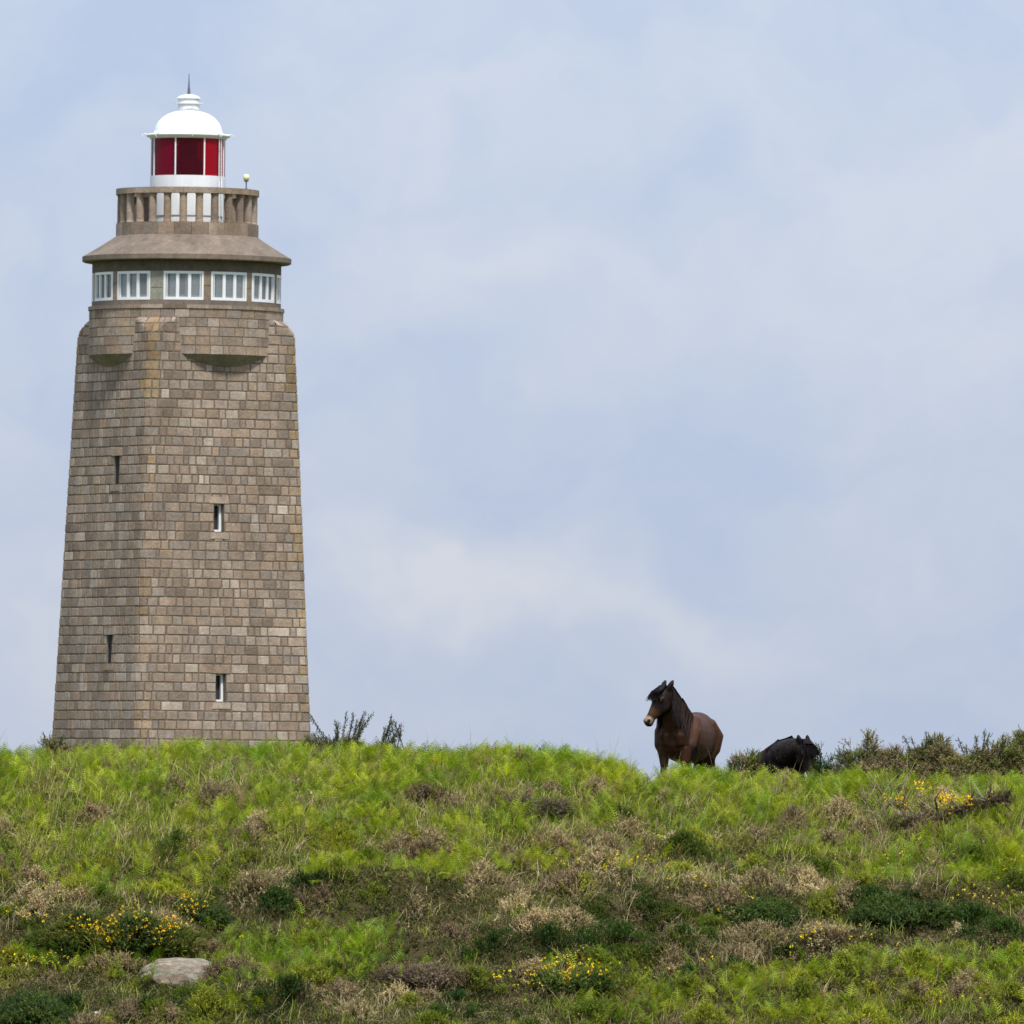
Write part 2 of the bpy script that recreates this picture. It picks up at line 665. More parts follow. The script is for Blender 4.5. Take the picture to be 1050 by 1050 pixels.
def shaft_point(q, z, off):
    p = plan_at(q)
    e = plan_at(q + 0.02) - plan_at(q - 0.02)
    n = np.array([e[1], -e[0]])
    n = n / np.linalg.norm(n)
    w = p * apothem(z)
    r = np.linalg.norm(w)
    if z > ZS0:
        t = min(1.0, (z - ZS0) / (ZS1 - ZS0))
        lim = m(94) + m(25) * (1 - t ** 2.5)
        if r > lim:
            w = w * (lim / r)
            nn = w / lim
            n = n * (1 - t) + nn * t
    w = w + n * off
    return (w[0], w[1], z)


ROW = m(9.62)
nrows = int((ZS1 - 0.0) / ROW)
rows = [ZS1 - ROW * i for i in range(nrows + 1)]

# slit windows: (face index, u along the face in metres, photo row of top and bottom)
SLITS = []
for (face, u, ptop, pbot, w) in [(0, -0.30, 518, 546, 0.45), (0, -0.26, 694, 722, 0.45), (3, 1.02, 473, 502, 0.45), (3, 1.10, 655, 685, 0.45)]:
    zt, zb = tz(ptop), tz(pbot)
    it = min(range(len(rows)), key=lambda i: abs(rows[i] - zt))
    SLITS.append((face, u, w, it, it + 3))


def slit_q(face, u, z):
    return face * (SIDE + CORN) + SIDE / 2 + u / apothem(z)


def build_shaft():
    core, st = MB(), MB()
    for i in range(nrows):
        z1, z0 = rows[i], rows[i + 1]
        zm = (z0 + z1) / 2
        holes = []
        for (face, u, w, it, ib) in SLITS:
            if it <= i < ib:
                zc = (rows[it] + rows[ib]) / 2
                holes.append((slit_q(face, u - w / 2, zc), slit_q(face, u + w / 2, zc)))
        # core
        qs = sorted(set(list(np.linspace(0, PER, 120, endpoint=False)) + [h for hh in holes for h in hh]))
        qs.append(PER)
        for a, b in zip(qs[:-1], qs[1:]):
            mid = (a + b) / 2
            if any(h0 - 1e-6 < mid < h1 + 1e-6 for h0, h1 in holes):
                continue
            core.add([shaft_point(a, z0, -0.012), shaft_point(b, z0, -0.012), shaft_point(b, z1, -0.012), shaft_point(a, z1, -0.012)], [(0, 1, 2, 3)])
        # blocks
        d = apothem(zm)
        q = random.uniform(0, 0.2)
        end = q + PER
        cuts = [q]
        while q < end - 0.05:
            q += random.choice([0.30, 0.36, 0.42, 0.5, 0.58, 0.68, 0.9]) * random.uniform(0.85, 1.15) / d
            cuts.append(min(q, end))
        if end - cuts[-1] > 1e-6:
            cuts.append(end)
        pieces = []
        for a, b in zip(cuts[:-1], cuts[1:]):
            todo = [(a, b)]
            for h0, h1 in holes:
                for s in (0, PER):
                    nx = []
                    for (a2, b2) in todo:
                        if b2 <= h0 + s or a2 >= h1 + s:
                            nx.append((a2, b2))
                        else:
                            if a2 < h0 + s:
                                nx.append((a2, h0 + s))
                            if b2 > h1 + s:
                                nx.append((h1 + s, b2))
                    todo = nx
            pieces += todo
        for a, b in pieces:
            if (b - a) * d < 0.1:
                continue
            # lichen: yellowish on the weathered corners near the top
            tint = None
            qa = ((a + b) / 2) % (SIDE + CORN)
            corner = qa > SIDE - 0.02
            if corner and zm > ZS0 - 2.0 and random.random() < 0.9:
                tint = (1.03, 0.95, 0.70)
            elif corner and ((a + b) / 2) % PER < SIDE + CORN and zm > 8 and random.random() < 0.7:
                tint = (1.08, 0.99, 0.76)
            elif corner and random.random() < 0.35:
                tint = (1.10, 1.02, 0.86)
            col = stone_colour(tint)
            if random.random() < 0.035:
                col = tuple(np.array(col) * 1.3)
            g = random.uniform(0.018, 0.026)
            a2, b2 = a + g * random.uniform(.7, 1.5) / d, b - g * random.uniform(.7, 1.5) / d
            zz0, zz1 = z0 + g * random.uniform(.6, 1.4), z1 - g * random.uniform(.6, 1.4)
            sk0, sk1 = random.gauss(0, .007), random.gauss(0, .007)
            nseg = max(1, int(math.ceil((b2 - a2) * d / 0.3)))
            ins = 0.02
            h = random.uniform(0.003, 0.012)
            zi = [zz0, zz0 + ins, zz1 - ins, zz1] if z1 < ZS0 else [zz0, zz0 + ins] + [zz0 + ins + (zz1 - zz0 - 2 * ins) * k_ / 5 for k_ in range(1, 5)] + [zz1 - ins, zz1]
            qi = [a2, a2 + ins / d] + [a2 + ins / d + (b2 - a2 - 2 * ins / d) * k / nseg for k in range(1, nseg)] + [b2 - ins / d, b2]
            vs, fs = [], []
            for jz, z in enumerate(zi):
                for jq, q_ in enumerate(qi):
                    edge = jz in (0, len(zi) - 1) or jq in (0, len(qi) - 1)
                    vs.append(shaft_point(q_, z + (sk0 if jz < len(zi) // 2 else sk1) * (2 * jq / (len(qi) - 1) - 1) + (random.gauss(0, .005) if edge else 0), -0.014 if edge else h))
            nq = len(qi)
            for jz in range(len(zi) - 1):
                for jq in range(nq - 1):
                    fs.append((jz * nq + jq, jz * nq + jq + 1, (jz + 1) * nq + jq + 1, (jz + 1) * nq + jq))
            st.add(vs, fs, col)
    sh = st.build('shaft', 'stone', LH)
    core.build('mortar', 'mortar', sh)
    # slit windows
    for k, (face, u, w, it, ib) in enumerate(SLITS):
        zt, zb = rows[it], rows[ib]
        zc = (zt + zb) / 2
        a = TH + face * PI / 2
        n = Vector((math.sin(a), -math.cos(a), 0))
        t = Vector((math.cos(a), math.sin(a), 0))

        def P(du, dn, z):
            d = apothem(z)
            v = n * (d + dn) + t * (u + du)
            return (v.x, v.y, z)
        jamb = MB()
        D = -0.42 if face == 0 else -0.16
        DP = D + 0.06
        hw = w / 2 + 0.006
        o = [P(-hw, -.005, zb), P(hw, -.005, zb), P(hw, -.005, zt), P(-hw, -.005, zt)]
        i_ = [P(-hw, D, zb), P(hw, D, zb), P(hw, D, zt), P(-hw, D, zt)]
        jamb.add(o + i_, [(0, 1, 5, 4), (1, 2, 6, 5), (2, 3, 7, 6), (3, 0, 4, 7), (4, 5, 6, 7)], (.15, .125, .10))
        sw = jamb.build('slit_window', 'stone', LH)
        pane = MB()
        pane.add([P(-hw * .97, DP, zb + .02), P(hw * .97, DP, zb + .02), P(hw * .97, DP, zt - .02), P(-hw * .97, DP, zt - .02)], [(0, 1, 2, 3)])
        pane.build('pane', 'dark', sw)
        fr = MB()

        def bar(u0, u1, z0, z1, d0=-.33, d1=-.22):
            fr.add([P(u0, d0, z0), P(u1, d0, z0), P(u1, d1, z0), P(u0, d1, z0), P(u0, d0, z1), P(u1, d0, z1), P(u1, d1, z1), P(u0, d1, z1)],
                   [(0, 1, 2, 3), (4, 5, 6, 7), (0, 1, 5, 4), (1, 2, 6, 5), (2, 3, 7, 6), (3, 0, 4, 7)])
        if face == 0:
            bar(-hw + .01, -hw + .06, zb + .02, zt - .02)
            bar(hw - .12, hw - .02, zb + .02, zt - .02)
            bar(-hw + .06, hw - .12, zb + .02, zb + .10)
            bar(-hw + .06, hw - .12, zt - .07, zt - .02)
            fr.build('frame', 'frame', sw)
        # lintel and sill blocks stand a little proud
        for (nm, z0, z1, ex) in [('lintel', zt + .015, zt + .30, .22), ('sill', zb - .28, zb - .015, .2)]:
            ls = MB()
            vs = []
            for dn in (-0.1, 0.03):
                vs += [P(-hw - ex, dn, z0), P(hw + ex, dn, z0), P(hw + ex, dn, z1), P(-hw - ex, dn, z1)]
            ls.add(vs, [(0, 1, 2, 3), (4, 5, 6, 7), (0, 1, 5, 4), (1, 2, 6, 5), (2, 3, 7, 6), (3, 0, 4, 7)], stone_colour((1.06, 1.05, 1.03)))
            ls.build(nm, 'stone', sw)


build_shaft()


def polar_stones(mb, r, z0, z1, wmin, wmax, a_start=0.0, proud=0.015, gap=0.016, tint=None, r_top=None, core_r=None):
    a = a_start
    end = a_start + 2 * PI
    rt = r if r_top is None else r_top
    while a < end - 1e-6:
        w = random.uniform(wmin, wmax) / r
        if end - (a + w) < wmin / r * 0.6:
            w = end - a
        col = stone_colour(tint)
        h = random.uniform(0, proud)
        mb.polar_box(r - 0.25, r + h, a + gap / r, a + w - gap / r, z0 + gap, z1 - gap, 3, col, rt - 0.25, rt + h)
        a += w


def build_tower_top():
    # round drum that carries the window storey, overhanging the flat faces on corbels
    RD = m(99.4)
    zt, zb = tz(320), tz(366.5)
    mb = MB()
    nr = 5
    for k in range(nr):
        polar_stones(mb, RD, zt - (zt - zb) * (k + 1) / nr, zt - (zt - zb) * k / nr, 0.4, 0.95, random.uniform(0, 1))
    drum = mb.build('drum', 'stone', LH)
    c = MB()
    c.lathe([(RD - 0.3, zb + 0.004), (RD - 0.012, zb + 0.004), (RD - 0.012, zt - 0.004), (RD - 0.3, zt - 0.004)], 96)
    c.build('mortar', 'mortar', drum)
    c = MB()
    c.lathe([(RD - 0.02, zb - 0.002), (RD - 0.06, zb - 0.05), (m(93), tz(373)), (m(86), tz(379.5)), (m(79), tz(380))], 96, (.15, .125, .105))
    c.build('corbel', 'stone', LH)
    # sill ledge
    c = MB()
    for k in range(26):
        c.polar_box(m(70), m(100.6), 2 * PI * k / 26 + .002, 2 * PI * (k + 1) / 26 - .002, tz(320) + .003, tz(316.2), 4, stone_colour((0.95, 0.95, 0.93)))
    c.build('sill_ledge', 'stone', LH)
    # window storey
    RW = m(97)
    wins = [-91, -62.8, -34.5, -1.8, 27, 55.4, 84, 114.8, 145.7, 176.5, 207.3, 238]
    hw = 12.1
    z0, zs, zh, z1 = tz(316.2) + .002, tz(311.3), tz(282), tz(271)
    band = MB()
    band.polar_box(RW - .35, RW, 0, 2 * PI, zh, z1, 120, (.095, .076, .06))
    band.polar_box(RW - .35, RW, 0, 2 * PI, z0, zs, 120, (.15, .12, .098))
    for k, w in enumerate(wins):
        nx = wins[(k + 1) % len(wins)] + (360 if k == len(wins) - 1 else 0)
        a, b = w + hw, nx - hw
        col = (.19, .185, .155) if 5 < (a + b) / 2 - 360 * (nx > 300) < -5 or abs((a + b) / 2 + 18) < 3 else (.18, .138, .104)
        zmid = zs + (zh - zs) * random.uniform(.4, .6)
        band.polar_box(RW - .35, RW + .002, R(a), R(b), zs + .002, zmid - .012, 3, tuple(np.array(col) * random.uniform(.92, 1.05)))
        band.polar_box(RW - .35, RW + .002, R(a), R(b), zmid + .012, zh - .002, 3, tuple(np.array(col) * random.uniform(.92, 1.05)))
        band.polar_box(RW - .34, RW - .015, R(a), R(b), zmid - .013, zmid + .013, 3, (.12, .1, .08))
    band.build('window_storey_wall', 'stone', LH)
    for w in wins:
        a0, a1 = R(w - hw), R(w + hw)
        fr = MB()
        r0, r1 = RW - .10, RW + .012
        fw = .085 / RW
        fr.polar_box(r0, r1, a0, a1, zs + .002, zs + .12, 6)
        fr.polar_box(r0, r1, a0, a1, zh - .11, zh - .002, 6)
        for a in (a0, a1 - fw):
            fr.polar_box(r0, r1, a, a + fw, zs + .12, zh - .11, 2)
        root = fr.build('window', 'frame', LH)
        mu = MB()
        span = a1 - a0 - 2 * fw
        for k in range(1, 3):
            am = a0 + fw + span * k / 3
            mu.polar_box(r0 + .01, r1 - .012, am - .036 / RW, am + .036 / RW, zs + .12, zh - .11, 2)
        for k in range(3):
            am = a0 + fw + span * (k + .5) / 3
            for e in (-1, 1):
                ae = am + e * (span / 6 - .05 / RW)
                mu.polar_box(r0 + .02, r1 - .022, ae - .018 / RW, ae + .018 / RW, zs + .12, zh - .11, 1)
        mu.build('mullion', 'frame', root)
        pn = MB()
        pn.polar_box(RW - .075, RW - .069, a0 + fw, a1 - fw, zs + .12, zh - .11, 6)
        pn.build('pane', 'glass', root)
        cu = MB()
        for k in range(3):
            if random.random() < 0.9:
                s0 = a0 + fw + span * (k + random.uniform(.2, .62)) / 3
                s1 = a0 + fw + span * (k + random.uniform(.85, 1.0)) / 3
                cu.polar_box(RW - .13, RW - .11, s0, s1, zs + .05, zh - .05, 3)
        cu.polar_box(RW - .155, RW - .135, a0 + fw, a1 - fw, zs + .02, zs + .22, 4)
        cu.build('curtain', 'curtain', root)
    # solid core behind the rooms, floor and ceiling
    c = MB()
    c.lathe([(RW - .36, z0), (m(62), z0), (m(62), z1), (RW - .36, z1)], 64)
    c.build('room_core', 'dark', LH)
    # roof skirt
    c = MB()
    c.lathe([(m(60), tz(270.5)), (m(105.5), tz(270.5)), (m(107.3), tz(269.5)), (m(107.3), tz(264.8)), (m(105), tz(263.5)), (m(90), tz(254.5)), (m(78), tz(246.8)), (m(73), tz(243.2)), (m(60), tz(243.2))], 120)
    c.build('roof', 'concrete', LH, False)
    # parapet
    RP = m(73)
    par = MB()
    z0, z1 = tz(243.2) + .002, tz(230.5)
    for k in range(26):
        a = R(-3.6 + 13.846 * (k + .5))
        par.polar_box(RP - .40, RP + random.uniform(0, .012), a + .0025, a + R(13.846) - .0025, z0, z1, 3, stone_colour((.95, .95, .93)))
    par.build('parapet', 'stone', LH)
    ZB0, ZB1 = z1 + .002, tz(201)
    for k in range(26):
        a = R(-3.6 + 13.846 * k)
        b = MB()
        cc = stone_colour((.98, .97, .95))
        rr = RP - .20
        cx, cy = rr * math.sin(a), -rr * math.cos(a)
        n = 14
        prof = [(.0, ZB0), (.175, ZB0), (.175, ZB0 + .05), (.16, ZB0 + .09), (.165, (ZB0 + ZB1) / 2), (.155, ZB1 - .09), (.175, ZB1 - .05), (.175, ZB1), (0, ZB1)]
        vs, fs = [], []
        for (r, z) in prof:
            for i in range(n):
                t = 2 * PI * i / n
                vs.append((cx + r * math.sin(t), cy - r * math.cos(t), z))
        for j in range(len(prof) - 1):
            for i in range(n):
                i2 = (i + 1) % n
                fs.append((j * n + i, j * n + i2, (j + 1) * n + i2, (j + 1) * n + i))
        b.add(vs, fs, cc)
        b.build('baluster', 'stone', LH, False)
    rail = MB()
    for k in range(13):
        a = R(-3.6 + 2 * 13.846 * k)
        rail.polar_box(RP - .42, RP + .02, a + .0015, a + R(27.692) - .0015, ZB1 + .002, tz(195), 6, stone_colour((.97, .96, .93)))
    rail.build('handrail', 'stone', LH)
    deck = MB()
    deck.lathe([(0, tz(243.0)), (RP - .41, tz(243.0)), (RP - .41, tz(241)), (0, tz(241))], 64)
    deck.build('gallery_deck', 'concrete', LH)
    # lantern house
    ln = MB()
    zg0, zg1 = tz(181.3), tz(143.2)
    ln.lathe([(0, tz(241) + .003), (m(36.5), tz(241) + .003), (m(36.5), tz(224)), (m(37.4), tz(222)), (m(37.4), tz(197)), (m(38.6), tz(195)), (m(38.9), zg0 - .05), (m(38.9), zg0), (m(34), zg0), (0, zg0)], 96)
    lan = ln.build('lantern', 'white', LH, False)
    RG = m(38.4)
    bars0 = 25.5
    for k in range(8):
        a = R(bars0 + 45 * k)
        p = MB()
        p.polar_box(RG - .02, RG - .008, a + .012, a + R(45) - .012, zg0 + .002, zg1 - .002, 10)
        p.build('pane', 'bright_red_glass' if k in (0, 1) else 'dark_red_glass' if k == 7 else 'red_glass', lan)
        g = MB()
        g.polar_box(RG - .08, RG + .025, a - .018, a + .018, zg0 + .001, zg1 - .001, 1)
        g.build('glazing_bar', 'white', lan)
    le = MB()
    zc = (zg0 + zg1) / 2
    prof = [(0, zg0 + .003), (.62, zg0 + .003), (.62, zg0 + .70), (.50, zg0 + .74)]
    for k in range(7):
        zz = zg0 + .84 + k * .07
        prof += [(.38, zz), (.44, zz + .035), (.38, zz + .06)]
    prof += [(.4, zg1 - .1), (0, zg1 - .06)]
    le.lathe(prof, 48)
    le.build('lens', 'lens', lan, False)
    # dome and cupola
    d = MB()
    d.lathe([(0, zg1 + .002), (m(39.2), zg1 + .002), (m(39.6), tz(141.6)), (m(42.6), tz(140.6)), (m(43.2), tz(139.4)), (m(42.4), tz(138.2)), (m(35.4), tz(137.2)),
             (m(34.9), tz(134)), (m(33.4), tz(129)), (m(30.6), tz(124.5)), (m(26.5), tz(120.5)), (m(21.5), tz(117.2)), (m(16), tz(115.2)), (m(11.6), tz(114.2)), (0, tz(114))], 96)
    dome = d.build('dome', 'white', LH, True)
    v = MB()
    v.lathe([(0, tz(114.3)), (m(11.2), tz(114.3)), (m(11.2), tz(107)), (m(12.6), tz(106.8)), (m(12.6), tz(105.6)), (m(11.0), tz(105.4)), (m(11.0), tz(101.6)), (m(12.4), tz(101.2)), (m(12.0), tz(100.2)), (m(8), tz(98)), (m(3), tz(96.8)), (0, tz(96.6))], 48)
    v.build('ventilator', 'white', dome, False)
    v = MB()
    v.lathe([(m(14.6), tz(106.6)), (m(15.4), tz(106.6)), (m(15.4), tz(105.9)), (m(14.6), tz(105.9)), (m(14.6), tz(106.6))], 48)
    for k in range(8):
        a = 2 * PI * k / 8 + .3
        v.polar_box(m(12.7), m(14.58), a - .02, a + .02, tz(106.5), tz(106.0), 1)
    v.build('cupola_ring', 'white', dome, False)
    v = MB()
    v.lathe([(0, tz(96.7)), (m(1.6), tz(96.5)), (m(1.3), tz(91)), (m(.9), tz(88)), (m(.55), tz(82)), (m(.3), tz(75.5)), (0, tz(75))], 12)
    v.build('lightning_rod', 'grey_metal', dome)
    for a_ in (-82, -45, 5, 45, 80, 130, 180, 230):
        a = R(a_)
        s, c = math.sin(a), -math.cos(a)
        pts = [(m(r) * s, m(r) * c, tz(y)) for r, y in ((42.5, 138.6), (45, 138.2), (47.5, 139), (47.3, 141.5), (46, 142.5))]
        hooks = MB()
        hooks.tube(pts, .022, 5)
        hooks.build('handhold', 'frame', dome)
    # ladder rails leaning on the right of the glazing
    ld = MB()
    for da in (-3, 3):
        a, a2 = R(56 + da), R(50 + da)
        ld.tube([(m(39.8) * math.sin(a), -m(39.8) * math.cos(a), tz(141.8)), (m(39.9) * math.sin(a), -m(39.9) * math.cos(a), tz(183)), (m(44) * math.sin(a2), -m(44) * math.cos(a2), tz(198)), (m(46) * math.sin(a2), -m(46) * math.cos(a2), tz(240))], .02, 6)
    for k in range(20):
        y = 145 + k * 2.0
        a, a2 = R(53), R(59)
        ld.tube([(m(39.8) * math.sin(a), -m(39.8) * math.cos(a), tz(y)), (m(39.8) * math.sin(a2), -m(39.8) * math.cos(a2), tz(y))], .012, 5)
    ld.build('ladder', 'frame', LH)
    # gallery lamp on the handrail
    a = R(61.5)
    gl = MB()
    cx, cy = (RP - .2) * math.sin(a), -(RP - .2) * math.cos(a)

    def shaft_prof(mb, prof, n=12):
        vs, fs = [], []
        for (r, z) in prof:
            for i in range(n):
                t = 2 * PI * i / n
                vs.append((cx + r * math.sin(t), cy - r * math.cos(t), z))
        for j in range(len(prof) - 1):
            for i in range(n):
                i2 = (i + 1) % n
                fs.append((j * n + i, j * n + i2, (j + 1) * n + i2, (j + 1) * n + i))
        mb.add(vs, fs)
    zr = tz(195) + .001
    shaft_prof(gl, [(0, zr), (.07, zr), (.07, zr + .03), (.028, zr + .05), (.028, zr + .30), (.10, zr + .34), (.10, zr + .38), (0, zr + .38)])
    lamp = gl.build('gallery_lamp', 'grey_metal', LH)
    gg = MB()
    shaft_prof(gg, [(0, zr + .381), (.09, zr + .385), (.125, zr + .44), (.135, zr + .50), (.12, zr + .57), (.07, zr + .62), (0, zr + .635)], 16)
    gg.build('globe', 'lamp_glass', lamp, True)


build_tower_top()


# ------------------------------------------------------------------ ponies
def ring(c, d, up, hw, hh, n=20, e=2.2):
    c, d = Vector(c), Vector(d).normalized()
    right = d.cross(Vector(up)).normalized()
    u = right.cross(d).normalized()
    out = []
    for i in range(n):
        t = 2 * PI * i / n
        cs, sn = math.cos(t), math.sin(t)
        x = math.copysign(abs(cs) ** (2 / e), cs) * hw
        y = math.copysign(abs(sn) ** (2 / e), sn) * hh
        out.append(tuple(c + right * x + u * y))
    return out


def loft(mb, rings):
    n = len(rings[0])
    vs = [p for r in rings for p in r]
    fs = []
    for j in range(len(rings) - 1):
        for i in range(n):
            i2 = (i + 1) % n
            fs.append((j * n + i, j * n + i2, (j + 1) * n + i2, (j + 1) * n + i))
    fs.append(tuple(range(n))[::-1])
    fs.append(tuple(range((len(rings) - 1) * n, len(rings) * n)))
    mb.add(vs, fs)


def path_loft(mb, pts, up=(0, 0, 1), e=2.0, n=16):
    """pts: (centre, half width, half height); sections stand square to the path"""
    P = [Vector(p[0]) for p in pts]
    rs = []
    for i, p in enumerate(pts):
        d = P[min(i + 1, len(P) - 1)] - P[max(i - 1, 0)]
        rs.append(ring(p[0], d, up, p[1], p[2], n, e))
    loft(mb, rs)


def union_skin(mb, voxel, smooth=6, factor=0.5):
    me = mb.mesh('raw')
    o = bpy.data.objects.new('raw', me)
    COL.objects.link(o)
    r = o.modifiers.new('remesh', 'REMESH')
    r.mode = 'VOXEL'
    r.voxel_size = voxel
    s = o.modifiers.new('smooth', 'SMOOTH')
    s.iterations = smooth
    s.factor = factor
    dg = bpy.context.evaluated_depsgraph_get()
    dg.update()
    out = bpy.data.meshes.new_from_object(o.evaluated_get(dg))
    bpy.data.objects.remove(o)
    bpy.data.meshes.remove(me)
    return out


def strands(items):
    """items: (list of points, width, colour) -> ribbon-like locks of hair with two crossed faces"""
    mb = MB()
    for pts, w, col in items:
        pts = [Vector(p) for p in pts]
        n = len(pts)
        for cross in (0, 1):
            vs, fs = [], []
            for i, p in enumerate(pts):
                d = (pts[min(i + 1, n - 1)] - pts[max(i - 1, 0)]).normalized()
                u = d.orthogonal().normalized()
                if cross:
                    u = d.cross(u)
                ww = w * (1 - (i / (n - 1)) ** 2) * 0.5 + 0.0012
                vs += [tuple(p - u * ww), tuple(p + u * ww)]
            for i in range(n - 1):
                fs.append((2 * i, 2 * i + 1, 2 * i + 3, 2 * i + 2))
            mb.add(vs, fs, col)
    return mb


BLACK = (.010, .008, .009)


def make_pony(label, loc, rz, zdrop, neck, poll, head_dir, fold, coat, group, seed, mane_n=820, tail=True, pale=1.0, ear=1.0):
    """forward +X, left +Y. neck: ring list; poll: point; head_dir: direction of the face"""
    rnd = random.Random(seed)
    root = empty('pony', loc, rz)
    tag(root, label, 'pony', group)
    mb = MB()
    dz = -zdrop
    body = [(-.66, .06, .08, .90), (-.63, .15, .17, .88), (-.54, .24, .27, .87), (-.40, .285, .32, .865), (-.2, .305, .325, .83), (.0, .315, .335, .82), (.18, .30, .33, .84),
            (.34, .265, .315, .86), (.46, .225, .275, .86), (.55, .18, .22, .86), (.60, .10, .13, .86)]
    loft(mb, [ring((x, 0, z + dz), (1, 0, 0), (0, 0, 1), hw, hh, 24, 2.15) for (x, hw, hh, z) in body])
    path_loft(mb, neck, (1, 0, 0.2), 2.1, 18)
    # shoulders, haunches and breast
    for s in (-1, 1):
        path_loft(mb, [((.22, .19 * s, 1.08 + dz), .09, .07), ((.34, .205 * s, .92 + dz), .12, .085), ((.44, .17 * s, .74 + dz), .12, .085), ((.44, .14 * s, .62 + dz), .08, .06)], (1, 0, 0))
        path_loft(mb, [((-.34, .16 * s, 1.04 + dz), .12, .10), ((-.46, .19 * s, .86 + dz), .17, .12), ((-.44, .18 * s, .68 + dz), .14, .10), ((-.40, .16 * s, .58 + dz), .09, .07)], (1, 0, 0))
        path_loft(mb, [((.50, .10 * s, .96 + dz), .08, .08), ((.565, .10 * s, .86 + dz), .085, .085), ((.53, .10 * s, .74 + dz), .07, .07)], (1, 0, 0))
    if not fold:
        for s in (-1, 1):
            path_loft(mb, [((.45, .145 * s, .70), .105, .09), ((.46, .145 * s, .56), .07, .062), ((.465, .14 * s, .44), .05, .046), ((.475, .14 * s, .375), .052, .05), ((.465, .14 * s, .32), .038, .036),
                           ((.46, .14 * s, .18), .034, .032), ((.465, .14 * s, .12), .042, .04), ((.49, .14 * s, .07), .036, .036), ((.51, .14 * s, .04), .055, .052), ((.515, .14 * s, .0), .064, .06)], (1, 0, 0))
            path_loft(mb, [((-.43, .17 * s, .72), .15, .10), ((-.42, .165 * s, .58), .10, .075), ((-.50, .155 * s, .46), .062, .05), ((-.555, .15 * s, .385), .052, .044), ((-.55, .15 * s, .30), .04, .036),
                           ((-.535, .15 * s, .17), .035, .033), ((-.53, .15 * s, .12), .042, .04), ((-.505, .15 * s, .07), .037, .036), ((-.485, .15 * s, .04), .055, .05), ((-.48, .15 * s, 0.), .064, .058)], (1, 0, 0))
    else:
        for s in (-1, 1):
            path_loft(mb, [((.42, .16 * s, .62 + dz), .11, .09), ((.52, .20 * s, .50 + dz), .075, .065), ((.70, .21 * s, .47 + dz), .05, .048), ((.72, .20 * s, .44 + dz), .048, .046), ((.58, .24 * s, .43 + dz), .036, .034),
                           ((.46, .26 * s, .43 + dz), .04, .038), ((.40, .27 * s, .43 + dz), .05, .045)], (0, 0, 1))
            path_loft(mb, [((-.40, .20 * s, .70 + dz), .15, .11), ((-.22, .30 * s, .56 + dz), .11, .085), ((-.12, .34 * s, .48 + dz), .07, .06), ((-.30, .37 * s, .44 + dz), .05, .045), ((-.42, .37 * s, .44 + dz), .045, .042),
                           ((-.2, .40 * s, .43 + dz), .036, .034), ((-.10, .41 * s, .43 + dz), .05, .045)], (0, 0, 1))
    # head
    hd = Vector(head_dir).normalized()
    side = Vector((0, 0, 1)).cross(hd).normalized()      # to the pony's left
    fwd = side.cross(hd).normalized() * -1               # towards the brow
    if fwd.z < 0:
        fwd = -fwd
    P = Vector(poll)

    def hp(s, f=0.0, l=0.0):
        return P + hd * s + fwd * f + side * l
    prof = [(-.07, .0, .05, .055), (-.03, .0, .075, .085), (.05, -.005, .092, .108), (.13, -.015, .104, .125), (.20, -.025, .098, .128), (.27, -.022, .080, .108), (.34, -.012, .064, .084), (.40, -.008, .058, .070),
            (.45, -.010, .061, .067), (.49, -.014, .058, .062), (.52, -.018, .044, .046), (.532, -.02, .026, .026)]
    loft(mb, [ring(hp(s, f), hd, fwd, hw * .93, hh * .93, 20, 2.25) for (s, f, hw, hh) in prof])
    # brow ridges, nostril flares, jaw
    for sg in (-1, 1):
        path_loft(mb, [(hp(.10, .055, .075 * sg), .03, .03), (hp(.145, .055, .09 * sg), .036, .032), (hp(.19, .045, .08 * sg), .026, .024)], fwd)
        path_loft(mb, [(hp(.44, .02, .042 * sg), .02, .02), (hp(.475, .022, .05 * sg), .026, .024), (hp(.50, .012, .045 * sg), .018, .018)], fwd)
        path_loft(mb, [(hp(.12, -.08, .05 * sg), .045, .055), (hp(.19, -.09, .05 * sg), .05, .06), (hp(.25, -.085, .042 * sg), .035, .04)], fwd)
        # ears
        e0, e1 = hp(-.03, .03, .055 * sg), hp(-.175 * ear, .055, .085 * sg)
        mid = e0.lerp(e1, .5) + side * .012 * sg
        path_loft(mb, [(e0, .04, .036), (mid, .044, .032), (e0.lerp(e1, .8), .030, .022), (e1, .012, .012)], side)
    path_loft(mb, [(hp(.42, -.055), .04, .025), (hp(.475, -.062), .042, .028), (hp(.505, -.058), .03, .022)], fwd)
    me = union_skin(mb, 0.0125, 15)
    n = len(me.vertices)
    V = np.zeros(n * 3)
    me.vertices.foreach_get('co', V)
    V = V.reshape(-1, 3)
    C = np.tile(np.array(coat), (n, 1))
    rel = V - np.array(P)
    s = rel @ np.array(hd)
    f = rel @ np.array(fwd)
    l = rel @ np.array(side)
    inhead = (np.abs(l) < .16) & (f > -.2) & (f < .16) & (s > -.22) & (s < .56)

    def blend(w, col):
        C[:] = C * (1 - w[:, None]) + np.array(col) * w[:, None]

    def sm(x, a, b):
        t = np.clip((x - a) / (b - a), 0, 1)
        return t * t * (3 - 2 * t)
    # own flank, leg and face colours; breast shade is put into the coat
    blend(sm(V[:, 0], .42, .60) * sm(1.05 - V[:, 2] - zdrop, 0, .2) * .5 * ~inhead, tuple(np.array(coat) * .55))
    blend(sm(-V[:, 2] - zdrop, -.56, -.42) * (0 if fold else 1), BLACK)
    blend(inhead * sm(s, -.21, -.10) * .9, (.0085, .006, .0055))
    blend((1 - sm(np.linalg.norm(V - np.array(hp(-.08, -.10)), axis=1), .14, .40)) * .75 * ~inhead, (.012, .008, .007))
    blend(inhead * sm(s, .395, .45) * sm(f, -.10, -.03) * .95 * pale, (.24, .17, .11))
